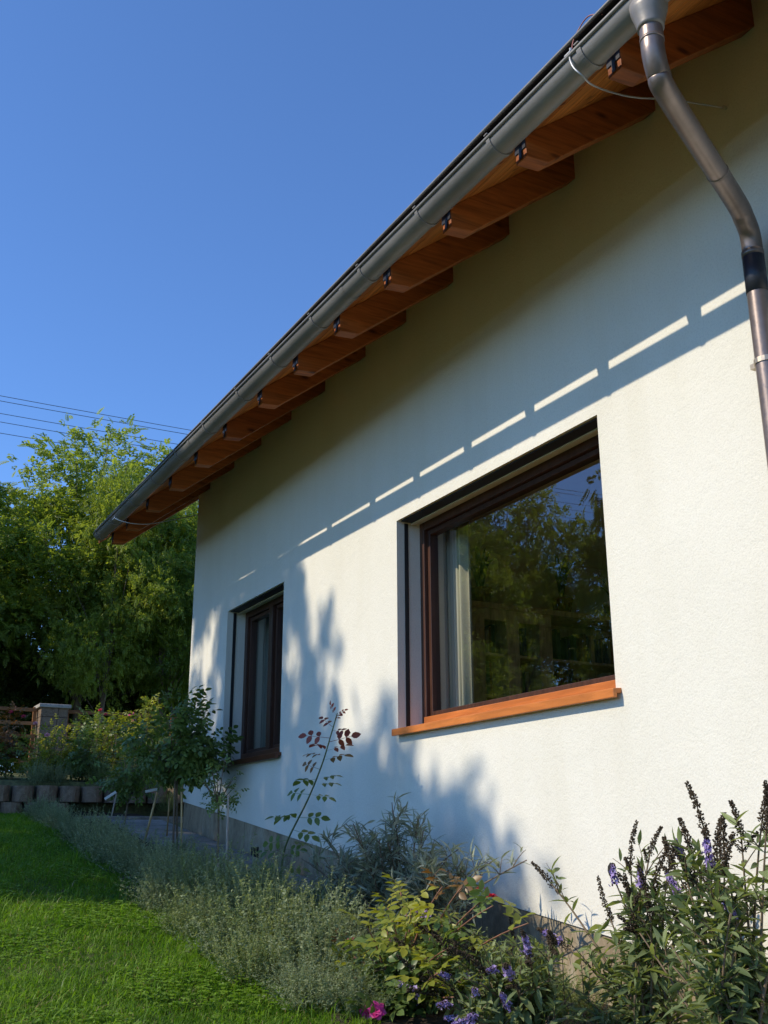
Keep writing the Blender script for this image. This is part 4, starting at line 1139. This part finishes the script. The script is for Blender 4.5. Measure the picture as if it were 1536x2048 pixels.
shrub("butterfly_bush", "tall butterfly bush with upright seed spikes beside the downpipe", gnd(-.55, 2.98), [
    ((-.55, 3.08, .02), 'b'), ((-.55, 3.16, -.06), 'b'), ((-.52, 3.06, -.08), 'b'), ((-.55, 2.99, -.06), 'b'), ((-.55, 2.90, .0), 'b'), ((-.53, 2.81, .07), 'b'), ((-.56, 2.76, .07), 'b'),
    ((-.58, 3.22, -.12), 'b'), ((-.6, 3.17, -.06), 's'), ((-.6, 3.02, -.15), 'm'), ((-.6, 2.93, -.26), 's'), ((-.58, 3.20, -.24), 'm'), ((-.45, 2.7, .02), 'b'), ((-.6, 3.10, -.16), 'b'), ((-.58, 2.97, -.12), 'b')]
    + fill([(-.66, 2.85, -.35), (-.65, 3.05, -.45), (-.62, 2.75, -.2), (-.70, 3.1, -.6), (-.66, 2.95, -.3), (-.66, 3.25, -.5), (-.7, 2.9, -.62)], 9, .08),
    [BUD_ME, BUD_ME2], L_BUD, .15, 1.0, 9, 6, max_leaves=280)
shrub("butterfly_bush", "low drooping butterfly bush with purple and brown spikes in the foreground", gnd(-.72, 4.02), [
    ((-0.98, 4.42, -0.34), 'p'), ((-1.05, 4.67, -0.48), 's'), ((-0.95, 3.69, -0.45), 'm'), ((-1.05, 4.16, -0.56), 's'), ((-1.00, 3.74, -0.54), 'm'), ((-1.10, 4.34, -0.64), 'p'), ((-1.10, 4.08, -0.66), 's'),
    ((-1.05, 3.94, -0.60), 's'), ((-1.00, 3.87, -0.51), 's'), ((-0.90, 3.60, -0.40), 'b'), ((-1.00, 4.27, -0.43), 'b'), ((-1.05, 4.42, -0.50), 'b'), ((-1.00, 4.02, -0.46), 'b'), ((-1.10, 3.92, -0.70), 'p'), ((-1.10, 4.54, -0.58), 'b'), ((-1.02, 4.14, -0.48), 'b'), ((-1.00, 3.92, -0.53), 'b'), ((-1.08, 4.27, -0.58), 'b')]
    + fill([(-.95, 3.85, -.66), (-1.0, 4.3, -.74), (-.9, 4.1, -.6), (-.85, 3.75, -.6), (-.95, 4.5, -.66), (-.8, 3.9, -.55), (-1.0, 4.05, -.78), (-.8, 3.6, -.7)], 26, .08, (None, None, 'b', 's')),
    [BUD_ME, BUD_ME2], L_BUD, .115, 1.0, 8, 8, max_leaves=290)
shrub("grey_willow_bush", "loose grey-green bush with narrow drooping leaves against the shaded wall", gnd(-.38, 5.75), [
    ((-.35, 5.92, .22), None), ((-.38, 6.5, .10), None), ((-.35, 6.2, .05), None), ((-.40, 5.45, .05), None), ((-.38, 5.1, -.05), None), ((-.38, 4.75, -.10), None), ((-.40, 4.45, -.10), None), ((-.45, 4.95, -.16), None),
    ((-.45, 6.85, -.15), None), ((-.5, 6.3, -.18), None), ((-.5, 5.7, -.02), None), ((-.55, 5.4, -.2), None), ((-.5, 6.0, -.05), None), ((-.55, 5.9, -.22), None), ((-.35, 5.6, .12), None), ((-.4, 6.6, -.1), None), ((-.6, 5.15, -.3), None), ((-.6, 6.4, -.35), None)]
    + fill([(-.5, 5.7, -.1), (-.5, 6.2, -.15), (-.5, 5.3, -.15), (-.45, 4.9, -.2), (-.55, 6.6, -.3), (-.6, 5.9, -.3), (-.6, 5.3, -.35)], 26, .12),
    [BUDG_ME], L_BUDG, .115, 1.0, 12, 12, NARROW, "narrow-leaved grey bushes", 280, .85, .2)

# dark butterfly resting on a purple spike
bf = thing("butterfly", "dark butterfly with closed wings resting on a purple flower", "butterfly", (-.545, 3.63, -.142))
WING = m_plain("butterfly_wing", (.022, .018, .015), .7, 0, .4, 60)
for sg, (ox, oz) in ((1, (0, 0)), (-1, (.004, 0))):
    out = [(0, 0), (.012, .026), (.006, .042), (-.012, .046), (-.03, .03), (-.034, .012), (-.028, -.006), (-.012, -.01)]
    V = [(-.545 + sg * .002 + sg * .25 * max(0, v_) * .3, 3.63 - u_, -.142 + v_) for u_, v_ in out]
    me_o = part("wing", V, [tuple(range(8))], WING, bf); so_ = me_o.modifiers.new("s", 'SOLIDIFY'); so_.thickness = .0008
V, F = tube([(-.545, 3.618, -.147), (-.545, 3.63, -.143), (-.545, 3.655, -.151)], [.002, .0032, .0012], 7); part("body", V, F, WING, bf, smooth=True)

def rose_flower(root, pos, r, c1, c2, d=(0, 0, 1), name="bloom"):
    V = []; F = []; Tt = []; off = 0
    d = unit(np.array(d, float)); _, u, v = frame_of(d)
    for ring, (k, rr, tilt) in enumerate(((3, .35, 1.5), (4, .6, 1.0), (5, .85, .55), (6, 1.0, .15))):
        for i in range(k):
            a_ = i * 6.283 / k + ring * .6; o_ = u * math.cos(a_) + v * math.sin(a_)
            pv, pf = place((BROAD[0] * np.array([1.5, 1, 1.5]), BROAD[1]), np.asarray(pos) + o_ * r * .08 * ring, o_ * 1.0 + d * tilt, d - o_ * tilt, r * (.55 + .45 * rr))
            V.append(pv); F.append(pf + off); off += len(pv); Tt.append(np.tile(np.array(c1) + (np.array(c2) - np.array(c1)) * rng.random(), (len(pv), 1)))
    return part(name, np.concatenate(V), np.concatenate(F), FLOWER, root, smooth=True, tint=np.concatenate(Tt))
PINK = ((.62, .03, .22), (.80, .12, .38)); REDP = ((.45, .02, .05), (.62, .06, .10)); WHT = ((.7, .66, .58), (.8, .76, .7)); PALE = ((.62, .22, .26), (.75, .36, .38))

RL = {k: leaf_mesh(ROSE5, m_, "rose_leaf_" + k) for k, m_ in (("green", L_ROSE), ("yellow", L_ROSEY), ("red", L_ROSER), ("bronze", L_ROSEB))}
RL7 = {k: leaf_mesh(ROSE7, m_, "rose_leaf7_" + k) for k, m_ in (("green", L_ROSE), ("red", L_ROSER), ("bronze", L_ROSEB))}
# rose bush with yellow-green young leaves in the foreground
rb = thing("rose_bush", "sunlit rose bush with yellow-green young leaves and pink blooms in front", "rose", gnd(-.98, 4.62), "roses in the bed")
mb = MB(); base = np.array(gnd(-.98, 4.62))
tips = [((-1.24, 4.50, -.745), 'g'), ((-1.24, 4.42, -.725), 'g'), ((-.92, 4.93, -.33), 'y'), ((-.92, 4.80, -.25), 'y'), ((-.92, 4.40, -.21), 'b'), ((-.92, 4.22, -.20), 'b'), ((-.92, 4.05, -.25), 'g'), ((-.95, 3.94, -.27), 'g'), ((-1.0, 4.55, -.30), 'y'), ((-.9, 3.76, -.33), 'y'),
        ((-1.12, 5.05, -.52), 'b'), ((-1.12, 4.95, -.60), 'y'), ((-1.1, 4.7, -.5), 'g'), ((-1.05, 4.3, -.42), 'y'), ((-1.12, 4.6, -.62), 'g'), ((-1.15, 4.75, -.68), 'g'), ((-1.05, 4.15, -.45), 'g'), ((-1.0, 4.8, -.42), 'g'), ((-1.15, 5.0, -.66), 'y'), ((-1.0, 4.4, -.36), 'y')] + [((-1.08 + rng.normal(0, .07), rng.uniform(4.05, 5.0), rng.uniform(-.68, -.36)), 'yyg'[int(rng.integers(3))]) for _ in range(16)]
for tip, kc in tips:
    tip = np.array(tip); b0 = base + np.array([rng.uniform(-.07, .07), rng.uniform(-.07, .07), -.03])
    q = bez(b0, b0 + (tip - b0) * np.array([.4, .4, .7]), tip, 12); mb.tube(q, np.linspace(.006, .003, 12), 6)
    for j in range(13):
        t = .15 + .85 * j / 12; k = int(t * 11); a_ = j * 2.4 + rng.uniform(-.4, .4)
        key = 'green' if t < .55 or kc == 'g' else ('yellow' if kc == 'y' else ('bronze' if t > .8 else 'yellow'))
        put_leaf(RL[key], rb, q[k], unit(np.array([math.cos(a_), math.sin(a_), .25 if t < .85 else .8])), unit(np.array([-.35, -.3, .9]) + .3 * rng.standard_normal(3)), rng.uniform(.105, .155))
mb.done("stems", STEM_R, rb, smooth=True)
rose_flower(rb, (-.95, 4.03, -.205), .022, *REDP, name="bud"); rose_flower(rb, (-.95, 3.95, -.235), .028, *REDP, name="bud")
rose_flower(rb, (-1.25, 4.50, -.735), .042, *PINK, d=(-.6, -.6, .5)); rose_flower(rb, (-1.25, 4.43, -.715), .036, *PINK, d=(-.3, -.8, .5))
rose_flower(rb, (-1.1, 4.98, -.47), .02, *PALE, name="bud")

# tall rose shoot with red young leaves against the shaded wall
rs = thing("rose_shoot", "tall single rose shoot with red young leaves at the tip, against the shaded wall", "rose", gnd(-.58, 7.12), "roses in the bed")
pts = spline([gnd(-.58, 7.15, -.04), (-.57, 7.12, -.15), (-.56, 7.05, .0), (-.55, 6.75, .26), (-.55, 6.53, .48), (-.55, 6.39, .67), (-.55, 6.30, .80)], 7)
V, F = tube(pts, np.linspace(.008, .0035, len(pts)), 7); part("stem", V, F, STEM_G, rs, smooth=True)
for j in range(30):
    t = .12 + .87 * j / 29 + rng.uniform(-.02, .02); k = int(min(t, 1) * (len(pts) - 1)); sgn = 1 if j % 2 else -1
    key = 'green' if t < .64 else ('bronze' if t < .74 else 'red')
    dr = np.array([.5 * sgn + rng.uniform(-.5, .5), -.75 * sgn + rng.uniform(-.5, .3), rng.uniform(-.15, .35) if t < .88 else .8])
    put_leaf(RL[key], rs, pts[k], unit(dr), unit(np.array([-.3, -.4, .85]) + .4 * rng.standard_normal(3)), (.165 if t < .8 else .145 if t < .93 else .08) * rng.uniform(.75, 1.2))

def rose_plant(name, label, base, crown_c, crown_r, n, key_w, leaf, stems, stake=None, blooms=(), group="roses in the bed", nstem=26, mats=None):
    root = thing(name, label, "rose", tuple(base), group); base = np.array(base); c = np.array(crown_c); r_ = np.array(crown_r)
    mb = MB()
    fork = np.array([c[0], c[1], c[2] - r_[2] * .8])
    for s in stems:
        q = spline([base + np.array([s[0], s[1], -.05]), (base + fork) / 2 + np.array([s[0] * .6, s[1] * .6, 0]), fork + np.array([s[0] * .3, s[1] * .3, .1])], 6); mb.tube(q, np.linspace(.011, .008, len(q)), 7)
    ends = []
    for i in range(nstem):
        e = c + rand_dirs(1, -.7)[0] * r_ * rng.uniform(.6, 1.02); q = bez(fork, (fork + e) / 2 + np.array([0, 0, .1 * r_[2]]), e, 6); mb.tube(q, np.linspace(.006, .002, 6), 5, False); ends.append(q)
    mb.done("stems", STEM_B, root, smooth=True)
    P = []; D = []
    for i in range(n):
        q = ends[int(rng.integers(nstem))]; k = int(rng.integers(2, 6)); P.append(q[k] + rng.normal(0, .03, 3)); D.append(unit(unit(P[-1] - c) + .7 * rng.standard_normal(3) + np.array([0, 0, -.15])))
    Nn = unit(np.array([0, 0, 1.]) + .4 * rng.standard_normal((n, 3)))
    V, F = scatter(ROSE5[0], ROSE5[1], basis(np.array(D), Nn), np.array(P), leaf * rng.uniform(.7, 1.2, n))
    o = part("foliage", V, F, mats or L_ROSE, root, smooth=True, var=np.repeat(rng.uniform(0, .9, n), len(ROSE5[0]))); o['kind'] = 'stuff'
    for (p, rr, cc) in blooms: rose_flower(root, p, rr, *cc, d=(-.3, -.6, .7))
    return root
def stake(name, p0, p1, r_, mat, label, tagp=None, group="garden stakes"):
    t = thing(name, label, "stake", p0, group); V, F = tube([p0, p1], [r_, r_ * .9], 8); part("pole", V, F, mat, t, smooth=True)
    if tagp is not None:
        a_, c_ = np.array(tagp[0]), np.array(tagp[1]); d = unit(c_ - a_); u = np.cross(d, [0, 1, 0]) * .012; w_ = np.array([0, .002, 0])
        V = [a_ - u - w_, c_ - u - w_, c_ + u - w_, a_ + u - w_, a_ - u + w_, c_ - u + w_, c_ + u + w_, a_ + u + w_]
        part("tag", V, [(0, 1, 2, 3), (7, 6, 5, 4), (0, 4, 5, 1), (1, 5, 6, 2), (2, 6, 7, 3), (3, 7, 4, 0)], TAGW, t)

rose_plant("standard_rose", "dense dark standard rose in front of the house corner", gnd(-.58, 9.6), (-.60, 9.6, .86), (.47, .45, .38), 820, None, .14, [(0, 0, 0), (.05, .02, 0)], nstem=44)
stake("stake", gnd(-.52, 9.55), (-.545, 9.55, .42), .009, BAMBOO, "thin upright stake supporting the dark standard rose")
rose_plant("young_standard_rose", "small young standard rose with open vase-shaped crown below the smaller window", gnd(-.80, 7.78), (-.80, 7.84, .40), (.17, .24, .19), 120, None, .065, [(0, 0, 0)], nstem=16)
stake("stake", gnd(-.765, 7.70), (-.775, 7.70, .32), .010, GREYSTAKE, "grey stake beside the small young standard rose")
stake("stake", gnd(-.83, 7.72), (-.83, 7.72, -.16), .016, GREYSTAKE, "short grey peg at the foot of the small young rose")
stake("stake", (-.935, 10.6, .0), (-.87, 10.6, .45), .008, GREYSTAKE, "slanting pale stake with white tag, nearer the pillar", ((-.985, 10.59, .385), (-.88, 10.59, .455)))
stake("stake", (-.69, 10.2, -.08), (-.58, 10.2, .44), .012, BAMBOO, "slanting yellow stake with white tag, nearer the house", ((-.70, 10.19, .445), (-.585, 10.19, .47)))
stake("stake", gnd(-.40, 10.4), (-.395, 10.4, .40), .008, BAMBOO, "thin brown stake near the house corner steps")

def tg(x, y, dz=0.): return (x, y, float(GT(y)) + dz)
tr_ = "roses on the terrace below the fence"
rose_plant("rose_bush", "sunlit yellow-green rose growing tall above the fence rail", tg(.18, 13.5), (.18, 13.5, 1.42), (.24, .24, .42), 230, None, .11, [(0, 0, 0), (.06, 0, 0)], group=tr_, mats=L_ROSEY, nstem=14)
rose_plant("rose_bush", "terrace rose with a magenta bloom between pillar and house", tg(-.10, 13.75), (-.10, 13.75, 1.22), (.26, .3, .38), 260, None, .11, [(0, 0, 0)], group=tr_, mats=L_ROSEY, blooms=[((.02, 13.6, 1.56), .036, PINK), ((.06, 13.6, 1.48), .03, PALE)])
rose_plant("rose_bush", "terrace rose with red tips just right of the block pillar", tg(-.40, 13.6), (-.42, 13.6, 1.1), (.24, .3, .45), 240, None, .11, [(0, 0, 0)], group=tr_, blooms=[((-.43, 13.4, 1.57), .024, REDP), ((-.36, 13.4, 1.52), .02, REDP)])
rose_plant("rose_bush", "dark green rounded rose on the terrace beside the pillar", tg(-.62, 13.25), (-.62, 13.25, 1.02), (.32, .3, .25), 380, None, .11, [(0, 0, 0)], group=tr_)
rose_plant("rose_bush", "terrace rose with red blooms in front of the fence at the lawn end", tg(-1.40, 14.0), (-1.40, 14.0, 1.25), (.36, .32, .36), 330, None, .11, [(0, 0, 0), (.1, 0, 0)], group=tr_, mats=L_ROSEB, blooms=[((-1.45, 13.75, 1.53), .028, REDP), ((-1.30, 13.7, 1.48), .024, REDP), ((-1.15, 13.7, 1.40), .026, PALE)])
rose_plant("rose_bush", "low spreading rose with pale pink bloom in front of the pillar", tg(-1.05, 13.5), (-1.05, 13.5, 1.0), (.36, .3, .32), 380, None, .10, [(0, 0, 0)], group=tr_, mats=L_ROSEY, blooms=[((-1.08, 13.25, 1.22), .034, PALE)])
rose_plant("rose_bush", "dark low rose at the lawn end of the terrace", tg(-1.75, 13.5), (-1.72, 13.5, .95), (.34, .3, .26), 360, None, .10, [(0, 0, 0)], group=tr_)
rose_plant("rose_bush", "leafy rose under the dark standard rose, on the terrace edge", tg(.12, 13.2), (.10, 13.2, .95), (.34, .3, .28), 360, None, .10, [(0, 0, 0)], group=tr_)
rose_plant("rose_bush", "straggly rose growing between the two tagged stakes", gnd(-.60, 11.3), (-.55, 11.3, .72), (.32, .3, .36), 420, None, .11, [(0, 0, 0)], group="roses in the bed")
for i, (x, y, s, mt, lb) in enumerate([(-.12, 13.05, .62, L_CATY, "bright yellow-green tuft on the retaining wall behind the stakes"), (.45, 13.1, .55, L_CATY, "pale tuft on the retaining wall next to the house corner"), (-.45, 13.05, .6, L_CATY, "pale feathery tuft on the wall top near the pillar"), (-1.2, 13.0, .62, L_CAT, "grey tuft hanging over the blocks below the pillar"), (-.95, 13.02, .55, L_CAT, "grey tuft spilling on to the blocks beside the pillar"), (.3, 12.75, .45, L_CATY, "small green tuft at the top of the steps")]):
    t = thing("wall_tuft", lb, "perennial", (x, y, .64 if y > 12.9 else .34), "tufts on the retaining wall"); o = link("foliage", (CL + CL2)[i % 5], None, t); o.scale = (s, s, s); o.rotation_euler = (0, 0, i * 1.1)
    o.material_slots[0].link = 'OBJECT'; o.material_slots[0].material = mt

for i, (x, y, s_, mt) in enumerate([(-.25, 4.35, .55, L_CATY), (-.2, 3.95, .5, L_CATY), (-.5, 4.5, .6, L_CAT), (-.75, 4.75, .6, L_CATY), (-.3, 3.3, .6, L_CAT), (-.62, 3.35, .55, L_CATY), (-.55, 3.75, .5, L_CAT), (-.3, 4.9, .6, L_CAT), (-.25, 7.0, .55, L_CATY), (-.45, 7.7, .5, L_CAT), (-.62, 3.15, .5, L_CATY)]):
    clump((CL2 + CL)[i % 5], x, y, s_, i * 1.37, mt, ["weedy tuft at the sunlit stone plinth, under the grey bush end", "weedy tuft at the sunlit stone plinth, before the seed-spiked bush", "weedy tuft behind the yellow-green rose", "weedy tuft below the grey bush, beside the rose",
          "weedy tuft between the two tall butterfly bushes", "weedy tuft in front of the downpipe-side butterfly bush", "weedy tuft under the drooping butterfly bush", "weedy tuft at the plinth under the grey bush", "weedy tuft at the foot of the red-tipped rose shoot", "weedy tuft beside the grey peg of the young rose", "weedy tuft at the very front by the butterfly bushes"][i], "weed_tuft", "weedy tufts at the wall foot", "weed")

rose_plant("rose_bush", "leafy rose with red shoots hiding the foot of the block pillar", tg(-.80, 13.9), (-.80, 13.9, 1.12), (.34, .3, .34), 360, None, .10, [(0, 0, 0)], group=tr_, mats=L_ROSEY)
rose_plant("rose_bush", "bushy rose against the rails between pillar and yellow-green rose", tg(-.28, 14.3), (-.25, 14.3, 1.30), (.34, .3, .36), 340, None, .11, [(0, 0, 0)], group=tr_)
rose_plant("rose_bush", "bushy rose against the rails behind the dark standard rose", tg(.62, 14.2), (.60, 14.2, 1.25), (.40, .3, .42), 360, None, .11, [(0, 0, 0)], group=tr_)
rose_plant("rose_bush", "rose with bronze shoots against the rails at the lawn end", tg(-1.85, 14.4), (-1.85, 14.4, 1.3), (.4, .3, .36), 340, None, .11, [(0, 0, 0)], group=tr_, mats=L_ROSEB)

for i, (x, y, s_, mt) in enumerate([(-1.42, 4.75, .62, L_CAT), (-1.50, 5.25, .70, L_CATY), (-1.45, 5.75, .78, L_CAT), (-1.48, 6.3, .72, L_CATY), (-1.42, 6.95, .7, L_CAT)]):
    clump((CL2 + CL)[(i * 2 + 1) % 5], x, y, s_, i * 2.1, mt, ["sprawling grey mound spilling on to the lawn, frontmost", "sprawling grey mound spilling on to the lawn, second from the front", "sprawling grey mound spilling on to the lawn, third from the front", "sprawling grey mound spilling on to the lawn, fourth from the front", "sprawling grey mound spilling on to the lawn where the shade begins"][i], "catmint_mound", "sprawling mounds on the lawn edge", "catmint")
